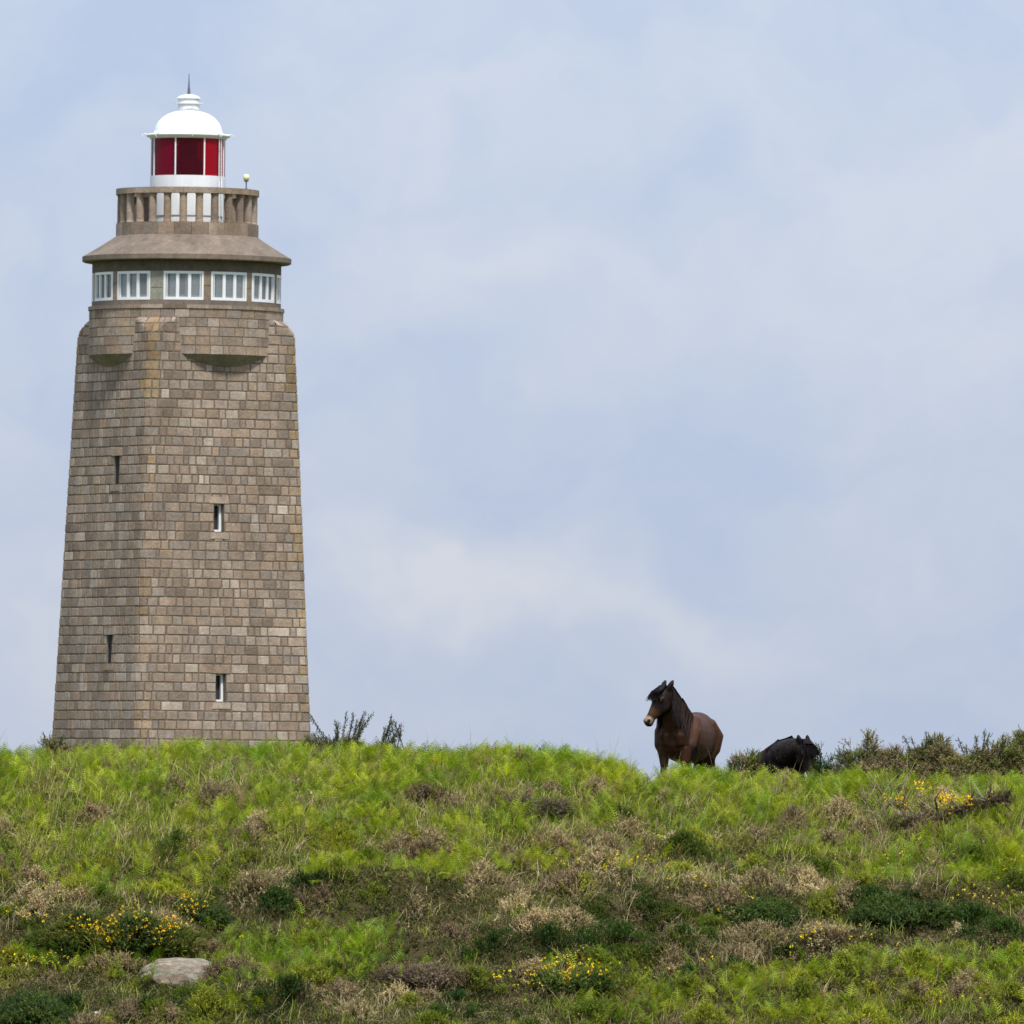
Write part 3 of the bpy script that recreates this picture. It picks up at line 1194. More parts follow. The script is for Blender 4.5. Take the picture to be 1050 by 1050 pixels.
    blend(inhead * sm(s, .24, .32) * sm(-s, -.41, -.37) * (.45 if ear == 1 else .08), (.075, .034, .014))
    blend(inhead * sm(s, .485, .51), (.018, .016, .018))
    for sg in (-1, 1):
        nd = np.linalg.norm(V - np.array(hp(.485, .03, .06 * sg)), axis=1)
        blend(1 - sm(nd, .016, .034), (.008, .007, .008))
        ed = np.linalg.norm(V - np.array(hp(.148, .052, .115 * sg)), axis=1)
        blend((1 - sm(ed, .028, .046)) * .18 * pale, (.20, .125, .075))
        blend(1 - sm(ed, .014, .024), (.012, .01, .01))
    mouth = inhead & (s > .40) & (s < .54) & (np.abs(f + .042) < .008)
    C[mouth] = (.012, .01, .01)
    a = me.color_attributes.get('Col') or me.color_attributes.new('Col', 'FLOAT_COLOR', 'POINT')
    cc = np.ones((n, 4), dtype=np.float32)
    cc[:, :3] = C
    if a.domain != 'POINT' or a.data_type != 'FLOAT_COLOR':
        me.color_attributes.remove(a)
        a = me.color_attributes.new('Col', 'FLOAT_COLOR', 'POINT')
    a.data.foreach_set('color', cc.ravel())
    me.materials.clear()
    link('body', me, 'coat', root, True)
    for sg in (-1, 1):
        e = MB()
        c = hp(.148, .048, .094 * sg)
        nn = 12
        vs, fs = [], []
        for i in range(nn + 1):
            for j in range(nn):
                t, p = PI * i / nn, 2 * PI * j / nn
                vs.append(tuple(c + Vector((math.sin(t) * math.cos(p), math.sin(t) * math.sin(p), math.cos(t))) * .0235))
        for i in range(nn):
            for j in range(nn):
                fs.append((i * nn + j, i * nn + (j + 1) % nn, (i + 1) * nn + (j + 1) % nn, (i + 1) * nn + j))
        e.add(vs, fs)
        e.build('eye', 'eye', root, True)
    if ear < 1:      # the shaggy coat of the lying pony
        items = []
        for k in range(2000):
            i = rnd.randrange(n)
            p, nn = me.vertices[i].co, me.vertices[i].normal
            if nn.z < -.3 or (inhead[i] and s[i] > -.12):
                continue
            dn = (Vector((0, 0, -1)) + Vector((rnd.uniform(-.5, .2), rnd.uniform(-.4, .4), 0)))
            ln = rnd.uniform(.04, .085)
            items.append(([p - nn * .006, p + nn * .010 + dn * ln * .3, p + nn * .014 + dn * ln * .75, p + nn * rnd.uniform(.0, .02) + dn * ln * 1.1], rnd.uniform(.012, .02), BLACK if rnd.random() < .85 else (.022, .012, .009)))
        strands(items).build('shaggy_coat', 'hair', root, True)
    # mane along the crest of the neck
    NP = [Vector(p[0]) for p in neck]
    items = []
    N2 = len(neck)
    for k in range(mane_n):
        t = rnd.random() * (N2 - 1.001)
        i = int(t)
        fr = t - i
        c = NP[i].lerp(NP[i + 1], fr)
        d = (NP[i + 1] - NP[i]).normalized()
        hwid = neck[i][1] * (1 - fr) + neck[i + 1][1] * fr
        hhei = neck[i][2] * (1 - fr) + neck[i + 1][2] * fr
        lat = d.cross(Vector((1, 0, .2))).normalized()
        if lat.y < 0:
            lat = -lat
        back = lat.cross(d).normalized()
        if back.x > 0:
            back = -back
        sg = 1 if rnd.random() < 0.74 else -1
        lg = rnd.uniform(.6, 1.45)
        p0 = c + back * (hhei * rnd.uniform(.86, 1.02)) + lat * rnd.uniform(-.02, .02)
        p1 = c + back * (hhei * 1.04) + lat * sg * hwid * .45 + Vector((0, 0, .02)) + d * rnd.uniform(-.02, .03)
        drift = Vector((rnd.uniform(-.06, .05), 0, 0))
        p2 = c + back * (hhei * .55) + lat * sg * (hwid * 1.06 + .01) + Vector((0, 0, -.05 * lg)) + drift
        p3 = c + back * (hhei * .10) + lat * sg * (hwid * 1.10 + rnd.uniform(0, .03)) + Vector((0, 0, -.15 * lg)) + drift * 1.6
        p4 = c + back * (hhei * -.05) + lat * sg * (hwid * 1.08 + rnd.uniform(0, .05)) + Vector((0, 0, -.26 * lg)) + drift * 2.4
        base = BLACK if rnd.random() < .55 + .4 * t / N2 else (.030, .013, .009)
        if rnd.random() < .06:
            base = (.045, .020, .013)
        items.append(([p0, p1, p2, p3, p4][: 5 if lg > .8 else 4], rnd.uniform(.014, .026), base))
    strands(items).build('mane', 'hair', root, True)
    # forelock over the brow
    items = []
    for k in range(170):
        l0 = rnd.uniform(-.055, .055)
        sp = rnd.uniform(-.05, .05)
        ln = rnd.uniform(.7, 1.3)
        items.append(([hp(-.07, .05, l0 * .7), hp(-.04, .10, l0 + sp * .2), hp(.04, .125, l0 * 1.2 + sp * .6), hp(.11 * ln, .128 + rnd.uniform(0, .02), l0 * 1.4 + sp), hp(.19 * ln, .118 + rnd.uniform(0, .02), l0 * 1.5 + sp * 1.5)], rnd.uniform(.012, .02), BLACK))
    strands(items).build('forelock', 'hair', root, True)
    if tail:
        items = []
        for k in range(220):
            y0 = rnd.uniform(-.04, .04)
            lean = rnd.uniform(-.08, .08)
            b = rnd.uniform(-.05, .03)
            if fold:
                zs = [1.0, .97, .84, .66, .46]
            else:
                zs = [1.0, .97, .80, .52, .24]
            xs = [-.58, -.67, -.74, -.75, -.73]
            items.append(([(x + b * i / 4, y0 * (1 + i * .5) + lean * i / 4, z + dz) for i, (x, z) in enumerate(zip(xs, zs))], .022, BLACK if rnd.random() < .8 else (.03, .014, .01)))
        strands(items).build('tail', 'hair', root, True)
    return root


def place_ponies():
    a = R(20)
    g = at_depth(703, 822, 145.2)
    neck = [((.32, 0, .92), .21, .29), ((.42, 0, 1.05), .18, .255), ((.53, 0, 1.18), .14, .215), ((.63, -.01, 1.29), .112, .175), ((.70, -.015, 1.375), .095, .135), ((.74, -.02, 1.42), .085, .10)]
    p = make_pony('dark brown pony with pale muzzle standing alert on the crest, facing left', (g.x, g.y, g.z), math.atan2(-math.cos(a), -math.sin(a)), 0.0,
                  neck, (.765, -.025, 1.42), (.50, -.34, -.80), False, (.047, .0215, .0125), None, 3)
    p.scale = (.90, .90, .90)
    a = R(-8)
    g = at_depth(797, 825, 145.0)
    neck = [((.22, -.02, .50), .25, .28), ((.36, .0, .60), .225, .27), ((.50, .05, .69), .19, .24), ((.60, .12, .75), .15, .19), ((.66, .18, .775), .115, .14), ((.69, .21, .785), .09, .10)]
    p = make_pony('black pony lying low in the bracken with its head drooping, seen over the crest', (g.x, g.y, g.z), math.atan2(-math.cos(a), -math.sin(a)), 0.42,
                  neck, (.70, .225, .79), (.36, .22, -.85), True, (.0075, .006, .006), None, 5, 1100, True, 0.12, 0.8)
    p.scale = (.88, .88, .88)



place_ponies()


# ------------------------------------------------------------------ plant parts (templates as arrays: vertices, triangles, colour factors)
def T_grass(n, length, width, spread, lean, seed):
    r = np.random.default_rng(seed)
    V, T, C = [], [], []
    for k in range(n):
        a = r.uniform(0, 2 * PI)
        ln = length * r.uniform(.55, 1.15)
        le = lean * r.uniform(.3, 1.3)
        base = np.array([r.normal(0, spread), r.normal(0, spread), -0.02])
        d = np.array([math.cos(a), math.sin(a), 0])
        sd_ = np.array([-d[1], d[0], 0])
        b = len(V)
        cf = r.uniform(.75, 1.2)
        for i, t in enumerate((0, .4, .75)):
            p = base + d * le * ln * t ** 2 + np.array([0, 0, ln * t * (1 - .25 * le * t)])
            w = width * (1 - .55 * t) / 2
            V += [p - sd_ * w, p + sd_ * w]
            C += [cf, cf]
        V.append(base + d * le * ln + np.array([0, 0, ln * (1 - .25 * le)]))
        C.append(cf)
        T += [(b, b + 1, b + 2), (b + 1, b + 3, b + 2), (b + 2, b + 3, b + 4), (b + 3, b + 5, b + 4), (b + 4, b + 5, b + 6)]
    return np.array(V), np.array(T), np.repeat(np.array(C)[:, None], 3, 1)


def T_bracken(seed):
    """one arching frond: stalk, then pinnae in pairs, each cut into narrow leaflets"""
    r = np.random.default_rng(seed)
    V, T, C = [], [], []
    stalk = r.uniform(.16, .30)
    bl = r.uniform(.30, .46)
    lean = r.uniform(.5, 1.1)
    curl = r.uniform(.5, 1.1)

    def axis_pt(t):            # t 0..1 along the blade
        ang = lean * .35 + curl * t
        # integrate roughly
        n = 8
        p = np.array([0., 0., stalk])
        for i in range(n):
            aa = lean * .35 + curl * t * (i + .5) / n
            p = p + np.array([math.sin(aa), 0, math.cos(aa)]) * bl * t / n
        return p, np.array([math.sin(ang), 0, math.cos(ang)])
    # stalk
    w = .004
    V += [np.array([-.03, -w, -.03]), np.array([-.03, w, -.03]), np.array([0, -w, stalk]), np.array([0, w, stalk])]
    C += [(.9, .8, .8)] * 4
    T += [(0, 1, 3), (0, 3, 2)]
    pr = None
    n = 8
    for i in range(n):
        t = .04 + .93 * i / (n - 1)
        p, d = axis_pt(t)
        nrm = np.array([-d[2], 0, d[0]])
        b = len(V)
        w = .004 * (1 - t) + .0012
        V += [p + np.array([0, -w, 0]), p + np.array([0, w, 0])]
        C += [(.95, .95, .8)] * 2
        if pr is not None:
            T += [(pr, pr + 1, b + 1), (pr, b + 1, b)]
        pr = b
        L = bl * .46 * (1 - t) ** .8 * (.75 + .25 * min(1, t * 6)) + .02
        for sgn in (-1, 1):
            dirp = np.array([0, sgn, 0]) * .92 + d * .42 + nrm * r.uniform(.05, .30)
            dirp /= np.linalg.norm(dirp)
            m_ = max(2, int(L / .026))
            cf = r.uniform(.65, 1.3)
            droop = r.uniform(.1, .5)
            for j in range(m_):
                s = (j + .2) / m_
                q = p + dirp * L * s - nrm * droop * L * s * s
                ll = (.024 * (1 - s) + .007) * (.6 + .4 * L / .2)
                for s2 in (-1, 1):
                    dl = d * s2 * .85 + dirp * .5 + nrm * r.uniform(-.25, .25)
                    dl /= np.linalg.norm(dl)
                    b = len(V)
                    wv = dirp * (L / m_ * .46)
                    V += [q - wv * .6, q + wv, q + dl * ll + wv * .4]
                    C += [(cf, cf, cf)] * 3
                    T.append((b, b + 1, b + 2))
    return np.array(V), np.array(T), np.array(C)


def T_sprig(seed, length=.2, n_br=4, spikes=9, spike=.02, wid=.005, stemw=.004, twist=.6, stem_f=(.7, .6, .5)):
    """a woody sprig with short needle leaves: heather, dwarf gorse"""
    r = np.random.default_rng(seed)
    V, T, C = [], [], []
    for k in range(n_br):
        a = r.uniform(0, 2 * PI)
        tilt = r.uniform(0.05, twist)
        ln = length * r.uniform(.6, 1.15)
        base = np.array([r.normal(0, .02), r.normal(0, .02), -.03])
        d = np.array([math.cos(a) * math.sin(tilt), math.sin(a) * math.sin(tilt), math.cos(tilt)])
        sd_ = np.cross(d, r.normal(0, 1, 3))
        sd_ /= np.linalg.norm(sd_)
        b = len(V)
        V += [base - sd_ * stemw, base + sd_ * stemw, base + d * ln]
        C += [stem_f] * 3
        T.append((b, b + 1, b + 2))
        cf = r.uniform(.8, 1.2)
        for j in range(spikes):
            t = .25 + .75 * (j + r.uniform(0, 1)) / spikes
            q = base + d * ln * t
            v = r.normal(0, 1, 3) + d * .9
            v /= np.linalg.norm(v)
            sl = spike * r.uniform(.7, 1.3)
            u = np.cross(v, d)
            u /= (np.linalg.norm(u) + 1e-9)
            b = len(V)
            V += [q - u * wid, q + u * wid, q + v * sl]
            g = cf * r.uniform(.85, 1.15)
            C += [(g, g, g)] * 3
            T.append((b, b + 1, b + 2))
    return np.array(V), np.array(T), np.array(C)


def T_flower(seed):
    r = np.random.default_rng(seed)
    V, T, C = [], [], []
    for k in range(5):
        q = r.normal(0, .010, 3)
        v = r.normal(0, 1, 3)
        v /= np.linalg.norm(v)
        u = np.cross(v, r.normal(0, 1, 3))
        u /= np.linalg.norm(u)
        b = len(V)
        g = r.uniform(.85, 1.15)
        V += [q - u * .009, q + u * .009, q + v * .017 + u * .006, q + v * .017 - u * .006]
        C += [(g, g, g)] * 4
        T += [(b, b + 1, b + 2), (b, b + 2, b + 3)]
    return np.array(V), np.array(T), np.array(C)


def scatter_mesh(name, variants, pos, yaw, tilt_dir, tilt, scale, col):
    """stamps the templates at pos; tilt leans each one towards tilt_dir"""
    n = len(pos)
    pick = rng.integers(0, len(variants), n)
    Vs, Ts, Cs = [], [], []
    off = 0
    for k, (v, t, c) in enumerate(variants):
        ix = np.nonzero(pick == k)[0]
        if len(ix) == 0:
            continue
        cy, sy = np.cos(yaw[ix]), np.sin(yaw[ix])
        x = v[None, :, 0] * cy[:, None] - v[None, :, 1] * sy[:, None]
        y = v[None, :, 0] * sy[:, None] + v[None, :, 1] * cy[:, None]
        z = np.repeat(v[None, :, 2], len(ix), 0)
        # lean about the horizontal axis square to tilt_dir (Rodrigues)
        ax, ay = -np.sin(tilt_dir[ix])[:, None], np.cos(tilt_dir[ix])[:, None]
        ct, st = np.cos(tilt[ix])[:, None], np.sin(tilt[ix])[:, None]
        dot = ax * x + ay * y
        cx_, cy_, cz_ = ay * z, -ax * z, ax * y - ay * x
        X = x * ct + cx_ * st + ax * dot * (1 - ct)
        Y = y * ct + cy_ * st + ay * dot * (1 - ct)
        Z = z * ct + cz_ * st
        sc = scale[ix][:, None]
        W = np.stack([X * sc + pos[ix, 0:1], Y * sc + pos[ix, 1:2], Z * sc + pos[ix, 2:3]], -1)
        Vs.append(W.reshape(-1, 3))
        nv = len(v)
        Ts.append((t[None] + (np.arange(len(ix)) * nv)[:, None, None]).reshape(-1, 3) + off)
        Cs.append((c[None] * col[ix][:, None, :]).reshape(-1, 3))
        off += nv * len(ix)
    return tri_mesh(name, np.concatenate(Vs), np.concatenate(Ts), np.clip(np.concatenate(Cs), 0, 1))


def candidates(n, x0=-8.2, x1=8.2, y0=133.6, y1=145.8):
    x = rng.uniform(x0, x1, n)
    y = rng.uniform(y0, y1, n)
    P = np.stack([x, y, H(x, y)], 1)
    u, w = project(P)
    return P, u, w


def sig(v):
    return 1 / (1 + np.exp(-np.clip(v, -30, 30)))


def ell(u, w, items):
    s = np.zeros_like(u)
    for it in items:
        cx, cy, rx, ry = it[:4]
        s = np.maximum(s, np.exp(-(((u - cx) / rx) ** 2 + ((w - cy) / ry) ** 2) ** 1.5))
    return s


# where things grow (hill positions given by the photo's rows and columns of the ground point)
DARK_GREEN = [(520, 975, 70, 8), (600, 975, 60, 8), (380, 1010, 50, 10), (950, 965, 110, 10), (850, 945, 40, 10), (440, 925, 60, 6), (990, 915, 50, 8), (60, 950, 50, 12), (930, 938, 75, 22), (770, 940, 55, 18), (820, 972, 40, 16), (905, 968, 45, 12), (560, 985, 90, 12), (470, 985, 50, 12), (40, 1040, 60, 24), (200, 950, 35, 22), (120, 970, 95, 28), (160, 1035, 60, 14), (270, 1030, 40, 18),
              (690, 970, 50, 14), (1000, 950, 50, 14), (650, 940, 60, 18), (500, 1040, 80, 12), (330, 915, 60, 8), (280, 930, 40, 12), (700, 1000, 90, 8)]
HOLLOW_FERN = [(300, 990, 125, 22), (240, 985, 60, 18), (360, 975, 60, 22), (170, 995, 40, 12), (250, 1035, 30, 10)]
LOW_FERN = [(930, 1010, 170, 18), (820, 1020, 110, 18), (900, 1040, 200, 16), (1000, 1000, 80, 16), (700, 1035, 60, 14), (650, 1040, 60, 12), (60, 985, 60, 12), (100, 1000, 50, 10), (560, 890, 70, 12), (450, 900, 70, 10), (1000, 890, 90, 20), (90, 910, 40, 10), (360, 900, 60, 12), (880, 900, 50, 12), (615, 1005, 60, 8)]
BROWN = [(545, 822, 55, 16), (235, 828, 28, 12), (110, 845, 24, 10), (500, 760, 1, 1), (235, 855, 30, 12), (640, 870, 60, 14), (420, 880, 60, 14), (60, 960, 90, 14), (330, 930, 110, 14), (440, 950, 60, 16), (430, 990, 50, 12), (480, 1000, 40, 12), (440, 1030, 70, 14),
         (680, 950, 50, 16), (730, 985, 50, 22), (830, 930, 60, 18), (1020, 960, 60, 16), (930, 985, 90, 8), (760, 1010, 60, 10), (520, 900, 60, 14), (870, 840, 50, 14), (960, 840, 50, 14), (800, 860, 60, 10), (620, 900, 60, 12), (240, 1015, 30, 14), (280, 1035, 40, 12), (90, 1040, 40, 10), (950, 900, 60, 12)]
STRAW = [(150, 870, 110, 18), (250, 880, 120, 20), (70, 800, 50, 16), (440, 830, 50, 22), (400, 870, 80, 20), (330, 840, 40, 16), (590, 870, 60, 16), (850, 860, 90, 20), (930, 845, 60, 22), (700, 900, 80, 10), (1030, 800, 40, 20), (690, 820, 40, 10), (480, 800, 40, 14), (200, 800, 160, 12), (60, 780, 30, 8), (300, 990, 90, 14)]
GRASSY = [(180, 830, 160, 26), (470, 820, 60, 30), (350, 985, 80, 22), (600, 850, 60, 14), (340, 960, 60, 16), (100, 870, 90, 12), (850, 870, 80, 14), (940, 1040, 120, 12)]
MEADOW = 882.0


def upper(u, w):
    return sig((MEADOW + 22 * (fb3(u / 60, w / 25) - .5) * 2 + 12 * np.sin(u / 130) - w) / 9)


def scale_noise(u, w, fb, s):
    return fb(u / s, w / s * 1.6)


ROCKS_PX = [(181, 1003, 50, 18)]


def rock_clear(u, w):
    return 1 - ell(u, w, [(181, 1000, 40, 10)])


def stuff(name, label, mat, variants, P, col, scale, tilt, tilt_dir=None, yaw=None):
    n = len(P)
    yaw = rng.uniform(0, 2 * PI, n) if yaw is None else yaw
    td = rng.uniform(0, 2 * PI, n) if tilt_dir is None else tilt_dir
    me = scatter_mesh(name, variants, P, yaw, td, tilt, scale, col)
    o = link(name, me, mat)
    tag(o, label, None, None, 'stuff')
    return o


HOLES = [(222, 955, 15, 10), (345, 955, 72, 7), (432, 966, 44, 7), (560, 1003, 66, 4), (912, 966, 50, 5), (690, 914, 16, 6), (815, 993, 40, 4), (265, 1026, 18, 6), (190, 1036, 26, 5), (540, 930, 12, 5), (650, 966, 48, 4), (40, 1019, 34, 5), (1000, 984, 40, 4), (480, 1028, 40, 4), (750, 969, 34, 4)]


def open_(u, w):
    return rock_clear(u, w) * (1 - ell(u, w, HOLES))


def cushions(n_try, kind_fn, name, label, mat, variants, per_area, hmin, hmax, colour_fn, rmin=.10, rmax=.30):
    """domed clumps: every clump is a dome of sprigs pointing outwards"""
    P, u, w = candidates(n_try)
    keep = rng.random(n_try) < kind_fn(u, w)
    P, u, w = P[keep], u[keep], w[keep]
    n = len(P)
    rad = rng.uniform(rmin, rmax, n)
    hgt = rng.uniform(hmin, hmax, n) * (.5 + rad / rmax)
    cc = colour_fn(u, w, n)
    cnt = np.maximum(10, (per_area * rad * rad * 4).astype(int))
    ix = np.repeat(np.arange(n), cnt)
    k = len(ix)
    q = np.abs(rng.normal(0, .62, k))
    a = rng.uniform(0, 2 * PI, k)
    el = rng.uniform(.9, 2.1, n)[ix]
    th = rng.normal(0, .5, n)[ix]
    lx, ly = np.cos(a) * q * rad[ix] * el, np.sin(a) * q * rad[ix] / np.sqrt(el)
    x = P[ix, 0] + lx * np.cos(th) - ly * np.sin(th)
    y = P[ix, 1] + lx * np.sin(th) + ly * np.cos(th)
    z = H(x, y) + hgt[ix] * np.exp(-q * q * 1.6) * rng.uniform(.6, 1.05, k) - .03
    W = np.stack([x, y, z], 1)
    uu, ww = project(W)
    ok = rng.random(k) < open_(uu, ww)
    col = cc[ix] * rng.uniform(.72, 1.28, (k, 1))
    W, a, q, col = W[ok], a[ok], q[ok], col[ok]
    k = len(W)
    return stuff(name, label, mat, variants, W, col, rng.uniform(.6, 1.2, k), np.clip(q * .9, 0, 1.0) * rng.uniform(.5, 1.3, k), a)


def grow():
    # --- bracken
    P, u, w = candidates(105000)
    patch = scale_noise(u, w, fb4, 48)
    up = upper(u, w)
    d = up * np.clip(.26 + 3.4 * (patch - .44), .05, 1) * (1 - .9 * ell(u, w, BROWN)) * (1 - .55 * ell(u, w, STRAW))
    d = np.maximum(d, ell(u, w, HOLLOW_FERN) * .9)
    d = np.maximum(d, ell(u, w, LOW_FERN) * np.clip(.3 + 2.4 * (patch - .42), .05, .9))
    d = np.maximum(d, up * sig((815 - w) / 6) * np.where((u > 400) & (u < 870), .75, .25) * (1 - .6 * ell(u, w, BROWN)))
    d *= open_(u, w)
    keep = rng.random(len(P)) < d * 0.85
    P, u, w = P[keep], u[keep], w[keep]
    n = len(P)
    hue = np.clip(scale_noise(u, w, fb5, 34) * 1.5 - .12 + rng.normal(0, .18, n), 0, 1)[:, None]
    c = np.array([.110, .215, .009]) * (1 - hue) + np.array([.33, .365, .014]) * hue
    c = c * rng.uniform(.5, 1.35, (n, 1))
    low = ((w > 930) & (w < 1000))[:, None]
    c = np.where(low, c * np.array([.80, .92, 1.0]), c)
    c = np.where(rng.random((n, 1)) < .06, np.array([.24, .16, .06]) * rng.uniform(.6, 1.2, (n, 1)), c)
    sc = rng.uniform(.22, .54, n) * np.where(w > 930, .95, 1.0)
    stuff('bracken', 'bright green bracken fronds covering the upper hillside', 'leaf', [T_bracken(k) for k in range(14)], P, c, sc, np.abs(rng.normal(0, .38, n)))
    # --- green grass
    P, u, w = candidates(60000)
    up = upper(u, w)
    d = np.maximum(.42 * up, ell(u, w, GRASSY) * .9)
    d = np.maximum(d, .05 + .12 * (scale_noise(u, w, fb2, 30) > .58)) * open_(u, w) * (1 - .7 * ell(u, w, DARK_GREEN))
    keep = rng.random(len(P)) < d * .42
    P, u, w = P[keep], u[keep], w[keep]
    n = len(P)
    hue = np.clip(rng.normal(.5, .28, n), 0, 1)[:, None]
    c = (np.array([.13, .205, .014]) * (1 - hue) + np.array([.37, .38, .045]) * hue) * rng.uniform(.75, 1.2, (n, 1))
    stuff('green_grass', 'green grass tufts growing between the bracken', 'grass', [T_grass(10, .24, .0085, .05, .6, 20 + k) for k in range(8)], P, c, rng.uniform(.5, 1.1, n), rng.uniform(0, .45, n), rng.normal(.3, .8, n))
    # --- dry grass
    P, u, w = candidates(60000)
    d = .12 + .60 * ell(u, w, STRAW) + .30 * ell(u, w, BROWN) + .08 * upper(u, w) + .2 * (scale_noise(u, w, fb1, 26) > .58)
    d *= open_(u, w) * (1 - .8 * ell(u, w, DARK_GREEN))
    keep = rng.random(len(P)) < d * .36
    P, u, w = P[keep], u[keep], w[keep]
    n = len(P)
    hue = rng.random((n, 1))
    c = (np.array([.27, .205, .105]) * (1 - hue) + np.array([.46, .39, .22]) * hue) * rng.uniform(.7, 1.15, (n, 1))
    stuff('dry_grass', 'straw coloured dry grass scattered over the slope', 'dry', [T_grass(8, .28, .0065, .05, .9, 40 + k) for k in range(8)], P, c, rng.uniform(.5, 1.1, n), rng.uniform(.1, .8, n), rng.normal(.2, .9, n))
    # a few long stalks standing up to the skyline
    P, u, w = candidates(700, y0=140.5, y1=144.2)
    n = len(P)
    c = np.array([.34, .28, .16]) * rng.uniform(.6, 1.1, (n, 1))
    stuff('tall_stalks', 'thin pale grass stalks standing above the crest', 'dry', [T_grass(2, .52, .0042, .03, .45, 60 + k) for k in range(6)], P, c, rng.uniform(.6, 1.1, n), rng.uniform(.1, .6, n), rng.normal(.2, .7, n))

    # --- heather and dead scrub in domed clumps
    def k_heather(u, w):
        d = np.maximum(ell(u, w, BROWN) * .9, (1 - upper(u, w)) * np.clip(.10 + 1.8 * (scale_noise(u, w, fb3, 34) - .42), .03, .7))
        d = np.maximum(d, .035)
        return d * (1 - .85 * ell(u, w, HOLLOW_FERN)) * (1 - .8 * ell(u, w, DARK_GREEN)) * (1 - .4 * ell(u, w, LOW_FERN)) * open_(u, w) * .42

    def c_heather(u, w, n):
        hue = np.clip(scale_noise(u, w, fb5, 25) * 1.6 - .3 + rng.normal(0, .28, n), 0, 1)[:, None]
        pk = (rng.random((n, 1)) < .25)
        c = np.array([.18, .136, .070]) * (1 - hue) + np.array([.44, .355, .18]) * hue
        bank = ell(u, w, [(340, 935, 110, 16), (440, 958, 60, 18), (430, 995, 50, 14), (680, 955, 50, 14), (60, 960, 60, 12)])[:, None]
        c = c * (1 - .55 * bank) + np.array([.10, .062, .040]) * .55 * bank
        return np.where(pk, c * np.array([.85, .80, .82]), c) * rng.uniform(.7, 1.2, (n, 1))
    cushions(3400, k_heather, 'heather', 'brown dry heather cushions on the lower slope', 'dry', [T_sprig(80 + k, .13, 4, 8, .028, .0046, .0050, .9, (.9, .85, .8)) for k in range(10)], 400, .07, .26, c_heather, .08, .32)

    # --- low green cushions of dwarf gorse and heath
    def k_green(u, w):
        d = np.maximum(ell(u, w, DARK_GREEN) * 1.2, (1 - upper(u, w)) * np.clip(.42 + 1.6 * (.55 - scale_noise(u, w, fb3, 34)), .15, .9) * (1 - .7 * br_(u, w)))
        return d * (1 - .6 * ell(u, w, HOLLOW_FERN)) * open_(u, w) * .5

    def c_green(u, w, n):
        dg = np.clip(ell(u, w, DARK_GREEN) * 1.3, 0, 1)[:, None]
        hue = np.clip(scale_noise(u, w, fb1, 28) * 1.6 - .3 + rng.normal(0, .25, n), 0, 1)[:, None]
        olive = np.array([.095, .14, .014]) * (1 - hue) + np.array([.34, .34, .032]) * hue
        return (olive * (1 - dg) + np.array([.036, .078, .009]) * dg) * rng.uniform(.75, 1.25, (n, 1))  # dark gorse green, deepened to put shade of the hollows into the colour
    cushions(3400, k_green, 'dwarf_gorse', 'low green cushions of spiny heath between the heather', 'leaf', [T_sprig(120 + k, .10, 4, 9, .022, .0052, .0035, .95) for k in range(10)], 430, .06, .25, c_green, .08, .32)
    # a thin carpet under everything so that no bare soil shows
    P, u, w = candidates(150000)
    keep = rng.random(len(P)) < .95
    P, u, w = P[keep], u[keep], w[keep]
    n = len(P)
    up = upper(u, w)[:, None]
    hue = np.clip(scale_noise(u, w, fb2, 22) * 1.6 - .3 + rng.normal(0, .3, n), 0, 1)[:, None]
    lo_c = np.array([.060, .082, .012]) * (1 - hue) + np.array([.175, .14, .06]) * hue  # lower tones darkened: shade between the clumps is put into the colour
    up_c = np.array([.105, .165, .011]) * (1 - hue) + np.array([.29, .275, .055]) * hue
    c = (lo_c * (1 - up) + up_c * up) * rng.uniform(.6, 1.25, (n, 1))
    stuff('moss_carpet', 'thin carpet of moss and short stems over the soil', 'dry', [T_sprig(160 + k, .10, 4, 6, .026, .0055, .0035, 1.0) for k in range(8)], P, c, rng.uniform(.6, 1.2, n), rng.uniform(0, .5, n))
    # --- small yellow flowers dotted over the slope
    spots = [(560, 1000, 40, 8, 60), (600, 992, 25, 8, 40), (640, 890, 45, 5, 34), (590, 893, 25, 4, 12), (830, 962, 20, 8, 24), (770, 900, 100, 12, 14), (1040, 890, 20, 14, 24), (1000, 925, 50, 10, 24), (40, 945, 30, 6, 8), (20, 940, 20, 4, 8), (60, 990, 40, 6, 34),
             (520, 1010, 40, 8, 26), (480, 890, 40, 10, 8), (740, 990, 80, 20, 10), (930, 880, 60, 14, 12), (700, 905, 60, 10, 14), (880, 960, 80, 20, 12), (660, 862, 10, 5, 4), (30, 920, 30, 10, 5), (320, 975, 100, 20, 4), (590, 1040, 60, 6, 6), (960, 1030, 60, 12, 6)]
    pts = []
    for (cx, cy, rx, ry, k) in spots:
        for j in range(k):
            x, y, z = hit(cx + random.gauss(0, rx * .6), cy + random.gauss(0, ry * .6) + 6, H)
            pts.append((x, y - .02, z + random.uniform(.09, .19)))
    P = np.array(pts)
    n = len(P)
    c = np.array([.78, .60, .02]) * rng.uniform(.75, 1.1, (n, 1))
    stuff('yellow_flowers', 'tiny yellow flowers dotted over the low heath', 'flower', [T_flower(k) for k in range(6)], P, c, rng.uniform(.45, .95, n), rng.uniform(0, .5, n))


def br_(u, w):
    return ell(u, w, BROWN)


grow()


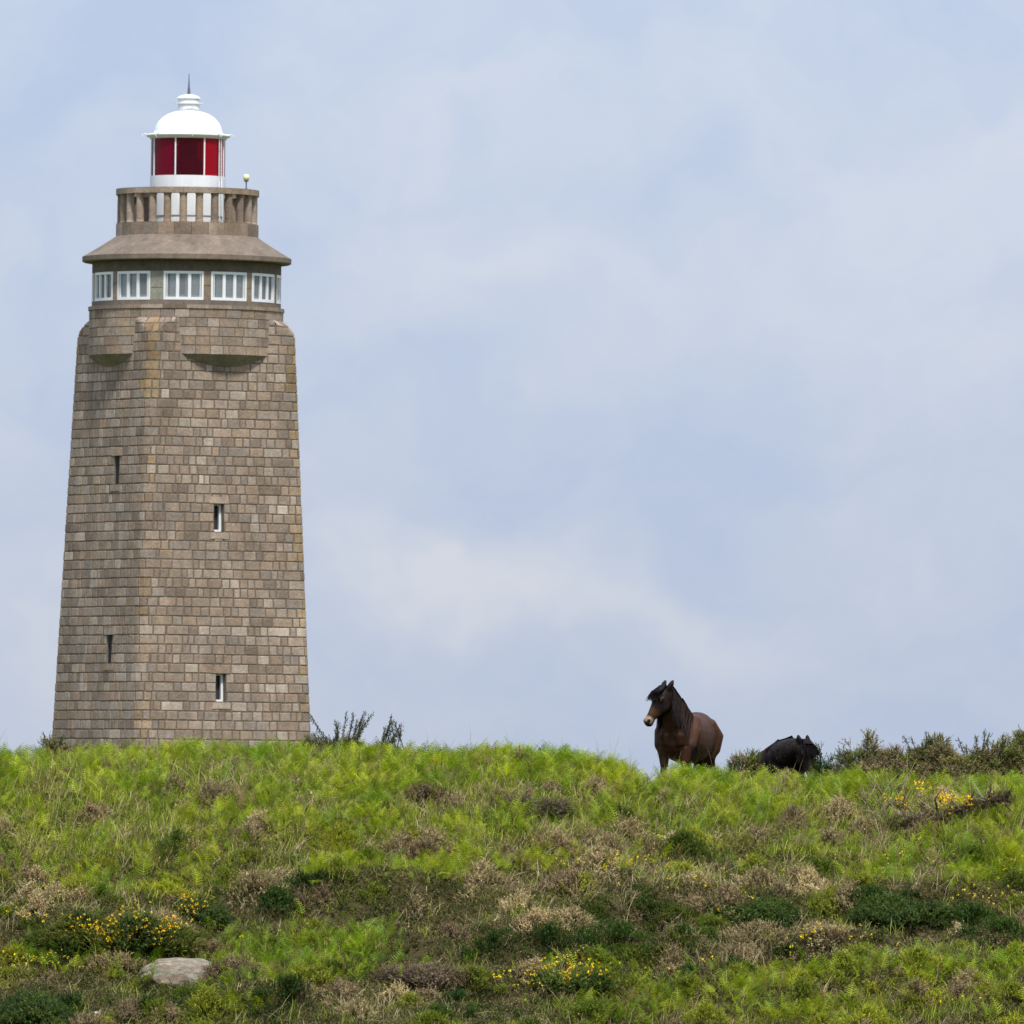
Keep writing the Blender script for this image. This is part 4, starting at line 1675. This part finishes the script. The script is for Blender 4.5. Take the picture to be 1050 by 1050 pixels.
# ------------------------------------------------------------------ single bushes
def bush(name, label, cat, px, py, rx, ry, h, n_sprig, n_stem, colours, stem_col, flowers=0, group=None, uprights=0, up_len=.3, y=None, seed=0, flower_side=None, sprig=(.13, 5, 12, .026, .0050), lumps=4):
    """a dome-shaped shrub: woody stems, sprigs through the outer crown, blossom"""
    r = np.random.default_rng(1000 + seed)
    if y is None:
        x, yy, z = hit(px, py, H)
    else:
        v = at_depth(px, py, y)
        x, yy = v.x, v.y
        z = float(H(np.array([x]), np.array([yy]))[0])
        h = h if h > 0 else v.z - z - h
    root = empty(name, (x, yy, z))
    tag(root, label, cat, group)
    lob = [(0, 0, 1, 1)] + [(r.uniform(-.6, .6) * rx, r.uniform(-.5, .5) * ry, r.uniform(.35, .6), r.uniform(.6, 1.05)) for _ in range(lumps)]

    def crown(n):
        pts = []
        for _ in range(n):
            lx, ly, s, hs = lob[r.integers(0, len(lob))] if lumps else lob[0]
            if s == 1:
                s, hs = .8, .8
            a = r.uniform(0, 2 * PI)
            q = r.uniform(0, 1) ** .5
            k = r.uniform(.45, 1.0) ** .5
            pts.append((lx + math.cos(a) * q * rx * s, ly + math.sin(a) * q * ry * s, max(.02, h * hs * math.sqrt(max(0, 1 - q * q)) * k)))
        return np.array(pts)
    st = MB()
    for p in crown(n_stem):
        b = (p[0] * .25, p[1] * .25, -.05)
        mid = (p[0] * .6 + r.normal(0, .02), p[1] * .6 + r.normal(0, .02), p[2] * .5)
        st.tube([b, mid, tuple(p)], [.010, .007, .003], 5, tuple(np.array(stem_col) * r.uniform(.8, 1.2)))
    spikes_up = []
    for k in range(uprights):
        a = r.uniform(0, 2 * PI)
        q = r.uniform(0, .9)
        b = np.array([math.cos(a) * q * rx, math.sin(a) * q * ry, h * r.uniform(.45, .8)])
        ln = up_len * r.uniform(.5, 1.1)
        d = np.array([r.normal(.15, .35), r.normal(0, .2), 1.0])
        d /= np.linalg.norm(d)
        st.tube([tuple(b - d * .1), tuple(b + d * ln * .5), tuple(b + d * ln)], [.006, .005, .002], 5, tuple(np.array(stem_col) * .8))
        m_ = int(ln / .012)
        for j in range(m_):
            spikes_up.append(b + d * ln * (.25 + .75 * j / m_))
    if n_stem or uprights:
        st.build('stems', 'wood', root)
    P = crown(n_sprig)
    vs = [T_sprig(200 + seed * 10 + k, *sprig, .004, 1.0) for k in range(8)]
    n = len(P)
    cols = np.array(colours)
    # each lobe of the shrub has its own leaf tone, as separate plants grown together do
    tone = (fb4(P[:, 0] * 4 + seed, P[:, 2] * 4 + P[:, 1] * 3) * 1.7 - .35 + r.normal(0, .15, n))
    tone = np.clip(tone, 0, .999)
    idx = (tone * len(cols)).astype(int)
    c = cols[idx] * r.uniform(.75, 1.25, (n, 1))
    out = np.arctan2(P[:, 1], P[:, 0])
    rad = np.sqrt((P[:, 0] / rx) ** 2 + (P[:, 1] / ry) ** 2)
    me = scatter_mesh('foliage', vs, P - np.array([0, 0, .05]), r.uniform(0, 2 * PI, n), out, np.clip(rad * 1.1, 0, 1.2), r.uniform(.6, 1.2, n), c)
    tag(link('foliage', me, 'leaf', root), kind='stuff')
    if spikes_up:
        Q = np.array(spikes_up)
        n = len(Q)
        me = scatter_mesh('shoots', [T_sprig(300 + k, .022, 2, 5, .022, .0045, .002, 1.2) for k in range(6)], Q, r.uniform(0, 6.28, n), r.uniform(0, 6.28, n), r.uniform(0, .8, n), r.uniform(.6, 1.1, n),
                          np.array(colours[0]) * r.uniform(.7, 1.1, (n, 1)))
        tag(link('shoots', me, 'leaf', root), kind='stuff')
    if flowers:
        Q = crown(flowers * 3)
        Q = Q[Q[:, 1] < ry * .3]
        if flower_side is not None:
            Q = Q[np.abs(Q[:, 0] - flower_side[0] * rx) < flower_side[1] * rx]
        # blossom comes in clumps
        kk = max(3, flowers // 9)
        cen = Q[r.integers(0, len(Q), kk)]
        W = cen[r.integers(0, kk, flowers)] + r.normal(0, .06, (flowers, 3))
        W[:, 2] = np.maximum(W[:, 2] + .05, .04)
        W[:, 1] -= .04
        n = len(W)
        cf = np.array([.82, .55, .014]) * r.uniform(.8, 1.1, (n, 1)) * np.where(r.random((n, 1)) < .25, np.array([1.0, .75, 1.0]), 1.0)
        me = scatter_mesh('flowers', [T_flower(20 + k) for k in range(6)], W, r.uniform(0, 6.28, n), r.uniform(0, 6.28, n), r.uniform(0, .6, n), r.uniform(.5, .95, n), cf)
        tag(link('flowers', me, 'flower', root), kind='stuff')
    return root


DG = [(.036, .064, .014), (.055, .095, .018), (.080, .120, .022)]
BG = [(.11, .12, .035), (.20, .155, .085), (.13, .17, .03), (.27, .205, .12), (.20, .22, .045)]
TW = [(.075, .09, .03), (.12, .105, .048), (.14, .13, .05)]
STEM = (.085, .062, .045)


def single_bushes():
    # flowering gorse in the left foreground
    bush('gorse_bush', 'low dark gorse bush thick with yellow blossom, above the rock at left', 'gorse bush', 130, 972, 1.1, .38, .40, 1700, 50, DG + [(.105, .13, .02), (.16, .17, .03), (.21, .20, .05)], STEM, 420, None, 0, seed=1, flower_side=(-.05, .6))
    bush('gorse_bush', 'dark gorse bush with sparse blossom beside the black hollow at left', 'gorse bush', 202, 950, .36, .24, .34, 620, 24, DG, STEM, 80, None, 0, seed=2)
    # skyline scrub on the right
    bush('skyline_scrub', 'green and brown scrub on the crest between the two ponies', 'scrub', 765, 812, 0.26, .25, 1.02, 520, 24, BG[2:] + [(.05, .085, .02)], STEM, 0, None, 5, .16, y=144.6, seed=3)
    bush('skyline_scrub', 'small dark green scrub on the crest just right of the lying pony', 'scrub', 848, 815, 0.2, .2, .90, 320, 12, DG, STEM, 0, None, 2, .1, y=144.4, seed=4)
    bush('skyline_scrub', 'thin brown scrub with one leaning tuft, second clump right of the lying pony', 'scrub', 885, 815, 0.4, .25, .92, 620, 34, BG, STEM, 0, None, 6, .3, y=144.2, seed=5)
    bush('skyline_scrub', 'broad brown and olive gorse scrub, biggest clump on the right skyline', 'scrub', 948, 818, 0.6, .3, 0.92, 1400, 60, BG, STEM, 6, None, 6, .18, y=144.0, seed=6)
    bush('skyline_scrub', 'scrub with dark upright shoots at the far right of the skyline', 'scrub', 1015, 818, 0.48, .3, 0.9, 1000, 46, BG, STEM, 4, None, 12, .32, y=144.0, seed=7)
    bush('skyline_scrub', 'brown scrub cut by the right edge of the view', 'scrub', 1062, 818, 0.42, .3, 0.92, 800, 40, BG, STEM, 0, None, 4, .2, y=144.0, seed=8)
    bush('skyline_scrub', 'low ragged brown scrub filling the skyline right of the leaning tuft', 'scrub', 912, 818, .55, .3, .70, 800, 60, BG[:2] + BG[3:], STEM, 0, None, 4, .14, y=143.9, seed=18)
    bush('skyline_scrub', 'low ragged brown scrub below the dark upright shoots on the right skyline', 'scrub', 985, 818, .60, .3, .72, 900, 60, BG[:2] + BG[3:], STEM, 0, None, 4, .14, y=143.8, seed=19)
    # crest scrub beside the tower
    bush('skyline_scrub', 'low dark scrub at the right foot of the lighthouse with two tall spiny shoots', 'scrub', 346, 790, .44, .25, .42, 560, 36, TW, STEM, 0, None, 13, .46, y=143.4, seed=9, lumps=6)
    bush('spiny_seedling', 'small spiny plant of four dark leaning shoots on the crest right of the lighthouse', 'seedling', 402, 790, .20, .1, .40, 70, 6, TW, STEM, 0, None, 9, .36, y=143.4, seed=10, lumps=1)
    bush('skyline_scrub', 'low brown scrub at the left foot of the lighthouse', 'scrub', 62, 790, .26, .2, .36, 300, 18, TW + BG[1:2], STEM, 0, None, 3, .2, y=143.2, seed=11)
    # dark green gorse cushions right of centre
    bush('gorse_cushion', 'wide dark green gorse cushion right of centre', 'gorse bush', 925, 948, .78, .32, .34, 1250, 26, DG, STEM, 0, None, 0, seed=12)
    bush('gorse_cushion', 'dark green gorse cushion with few yellow flowers, below the standing pony', 'gorse bush', 765, 946, .55, .28, .30, 800, 20, DG, STEM, 6, None, 0, seed=13)
    bush('gorse_cushion', 'dark moss green cushion in the left bottom corner', 'gorse bush', 36, 1052, .60, .34, .36, 950, 20, DG, STEM, 5, None, 0, seed=14)
    bush('gorse_cushion', 'low olive gorse cushion with orange blossom at the bottom centre', 'gorse bush', 585, 1012, .42, .24, .20, 520, 12, DG[1:] + BG[2:3], STEM, 70, None, 0, seed=15)
    bush('gorse_tuft', 'small brown tuft topped with bright yellow blossom, on the right upper slope', 'gorse bush', 922, 836, .11, .1, .20, 70, 10, BG[:2], STEM, 34, None, 0, seed=16, lumps=1)
    bush('heather_mound', 'low grey brown heather mound at the bottom, left of the orange flowered cushion', 'heather', 436, 1008, .55, .26, .22, 900, 60, [(.20, .15, .10), (.26, .20, .14), (.15, .11, .08)], (.17, .13, .10), 0, None, 0, seed=20)
    bush('brown_scrub', 'round patch of dead brown scrub in the bracken at top centre', 'scrub', 545, 838, .48, .3, .26, 420, 70, [(.13, .095, .065), (.17, .125, .09), (.09, .085, .04)], (.16, .12, .09), 0, None, 0, seed=17)


single_bushes()


def dead_branch():
    # a fallen gorse limb, brown and knotted, blossom still on it
    x, y, z = hit(950, 850, H)
    root = empty('fallen_branch', (x, y - .05, z))
    tag(root, 'dark knotted gorse branch lying on the right slope with yellow blossom on it', 'branch')
    r = random.Random(4)

    def px(dx, dz, dy=0):
        return (dx / S, dy, dz / S)
    mb = MB()
    col = (.075, .052, .040)
    mb.tube([px(-34, 2), px(-10, 5), px(12, 12), px(38, 22), px(62, 30), px(78, 31), px(86, 28)], [.016, .026, .032, .030, .026, .032, .016], 9, col)
    for (a, b, c) in [((38, 22), (46, 34), (48, 40)), ((62, 30), (64, 40), (63, 44)), ((78, 31), (84, 40), (86, 43)), ((12, 12), (8, 30), (14, 40)), ((78, 31), (82, 22), (86, 18))]:
        mb.tube([px(*a), px(*b, -.05), px(*c, -.1)], [.016, .010, .004], 6, tuple(np.array(col) * r.uniform(.8, 1.3)))
    for k in range(150):
        bx = r.uniform(-60, 84)
        bz = 4 + max(0, bx) * .34 if bx > -20 else r.uniform(0, 40)
        dx, dz = r.uniform(-26, 14), r.uniform(2, 26)
        mb.tube([px(bx, bz, r.uniform(-.05, .05)), px(bx + dx * .5, bz + dz * .6, r.uniform(-.1, .1)), px(bx + dx, bz + dz, r.uniform(-.15, .1))], [.006, .004, .002], 4, tuple(np.array((.26, .21, .155)) * r.uniform(.6, 1.2)))
    # roughen the knotted limb
    mb.build('limb', 'wood', root, True)
    rr = np.random.default_rng(8)
    P = []
    for (cx, cz, k) in [(20, 30, 20), (14, 34, 14), (42, 28, 20), (36, 30, 8), (-4, 42, 9), (22, 20, 8), (64, 36, 5)]:
        for j in range(k):
            P.append((rr.normal(cx, 4) / S, rr.normal(-.05, .03), rr.normal(cz, 3) / S))
    P = np.array(P)
    n = len(P)
    me = scatter_mesh('flowers', [T_flower(40 + k) for k in range(5)], P, rr.uniform(0, 6, n), rr.uniform(0, 6, n), rr.uniform(0, .5, n), rr.uniform(.7, 1.1, n), np.array([.82, .55, .014]) * rr.uniform(.8, 1.1, (n, 1)))
    tag(link('flowers', me, 'flower', root), kind='stuff')
    P = []
    for k in range(520):
        bx = rr.uniform(-40, 86)
        P.append((bx / S + rr.normal(0, .03), rr.normal(0, .05), (5 + max(0, bx) * .32 + rr.normal(2, 4)) / S))
    P = np.array(P)
    n = len(P)
    me = scatter_mesh('foliage', [T_sprig(400 + k, .07, 4, 8, .018, .004, .003, 1.2) for k in range(6)], P, rr.uniform(0, 6, n), rr.uniform(0, 6, n), rr.uniform(0, 1, n), rr.uniform(.6, 1.1, n), np.array([.12, .09, .055]) * rr.uniform(.6, 1.4, (n, 1)))
    tag(link('foliage', me, 'leaf', root), kind='stuff')


dead_branch()


def rocks():
    def rock(label, px, py, sx, sy, sz, seed, cols, sink=.3, group=None):
        x, y, z = hit(px, py, H)
        bm = bmesh.new()
        bmesh.ops.create_icosphere(bm, subdivisions=5, radius=1.0)
        fa, fb_ = Fbm(seed), Fbm(seed + 1)
        V = np.array([v.co[:] for v in bm.verts])
        n1 = fa(V[:, 0] * 1.3 + 7 + V[:, 2], V[:, 1] * 1.3 + V[:, 2] * 1.1 + 4, 4) - .5
        n2 = fb_(V[:, 0] * 5 + 9, V[:, 1] * 5 + V[:, 2] * 5, 4) - .5
        Wd = V * (1 + .45 * n1 + .16 * n2)[:, None]
        # a few flat planes cut the block
        for (a, b, c, dd) in [(.2, -.5, .85, .72), (-.7, -.2, .6, .78), (.75, -.1, .6, .8), (.1, -.9, .2, .72), (-.4, -.75, .5, .7), (.5, -.7, .5, .74), (-.1, -.2, 1.0, .7)]:
            nn = np.array([a, b, c])
            nn = nn / np.linalg.norm(nn)
            q = Wd @ nn - dd
            Wd = Wd - nn * (np.maximum(q, 0) * .5)[:, None]
        Wd = Wd * np.array([sx, sy, sz])
        for v, p in zip(bm.verts, Wd):
            v.co = p
        me = bpy.data.meshes.new('rock')
        bm.to_mesh(me)
        bm.free()
        t = np.clip(fb_(V[:, 0] * 1.6 + 3, V[:, 2] * 2 + 5 + V[:, 1], 4) * 2.6 - .8, 0, 1)[:, None]
        li = (fa(V[:, 0] * 6, V[:, 1] * 6 + V[:, 2] * 6, 3) > .58)[:, None]
        C = np.array(cols[0]) * (1 - t) + np.array(cols[1]) * t
        C = np.where(li, np.array(cols[2]), C)
        a = me.color_attributes.new('Col', 'FLOAT_COLOR', 'POINT')
        cc = np.ones((len(V), 4), dtype=np.float32)
        cc[:, :3] = C
        a.data.foreach_set('color', cc.ravel())
        o = link('rock', me, 'rock', None, True)
        o.location = (x, y, z + sz * (1 - sink) * .5)
        o.rotation_euler = (.1, .06, .2)
        tag(o, label, 'rock', group)
    rock('long low lichen covered boulder in the heath at bottom left', 191, 1004, .52, .30, .23, 11, [(.165, .138, .108), (.135, .098, .072), (.19, .18, .135)], .8)
    rock('small pale stone below the long boulder', 164, 1046, .075, .06, .05, 21, [(.42, .39, .35), (.45, .42, .38), (.5, .48, .44)], .1)
    rock('tiny pale stone left of the small stone, near the dark cushion', 99, 1042, .045, .04, .035, 31, [(.36, .33, .28), (.38, .35, .3), (.4, .38, .34)], .1)


rocks()
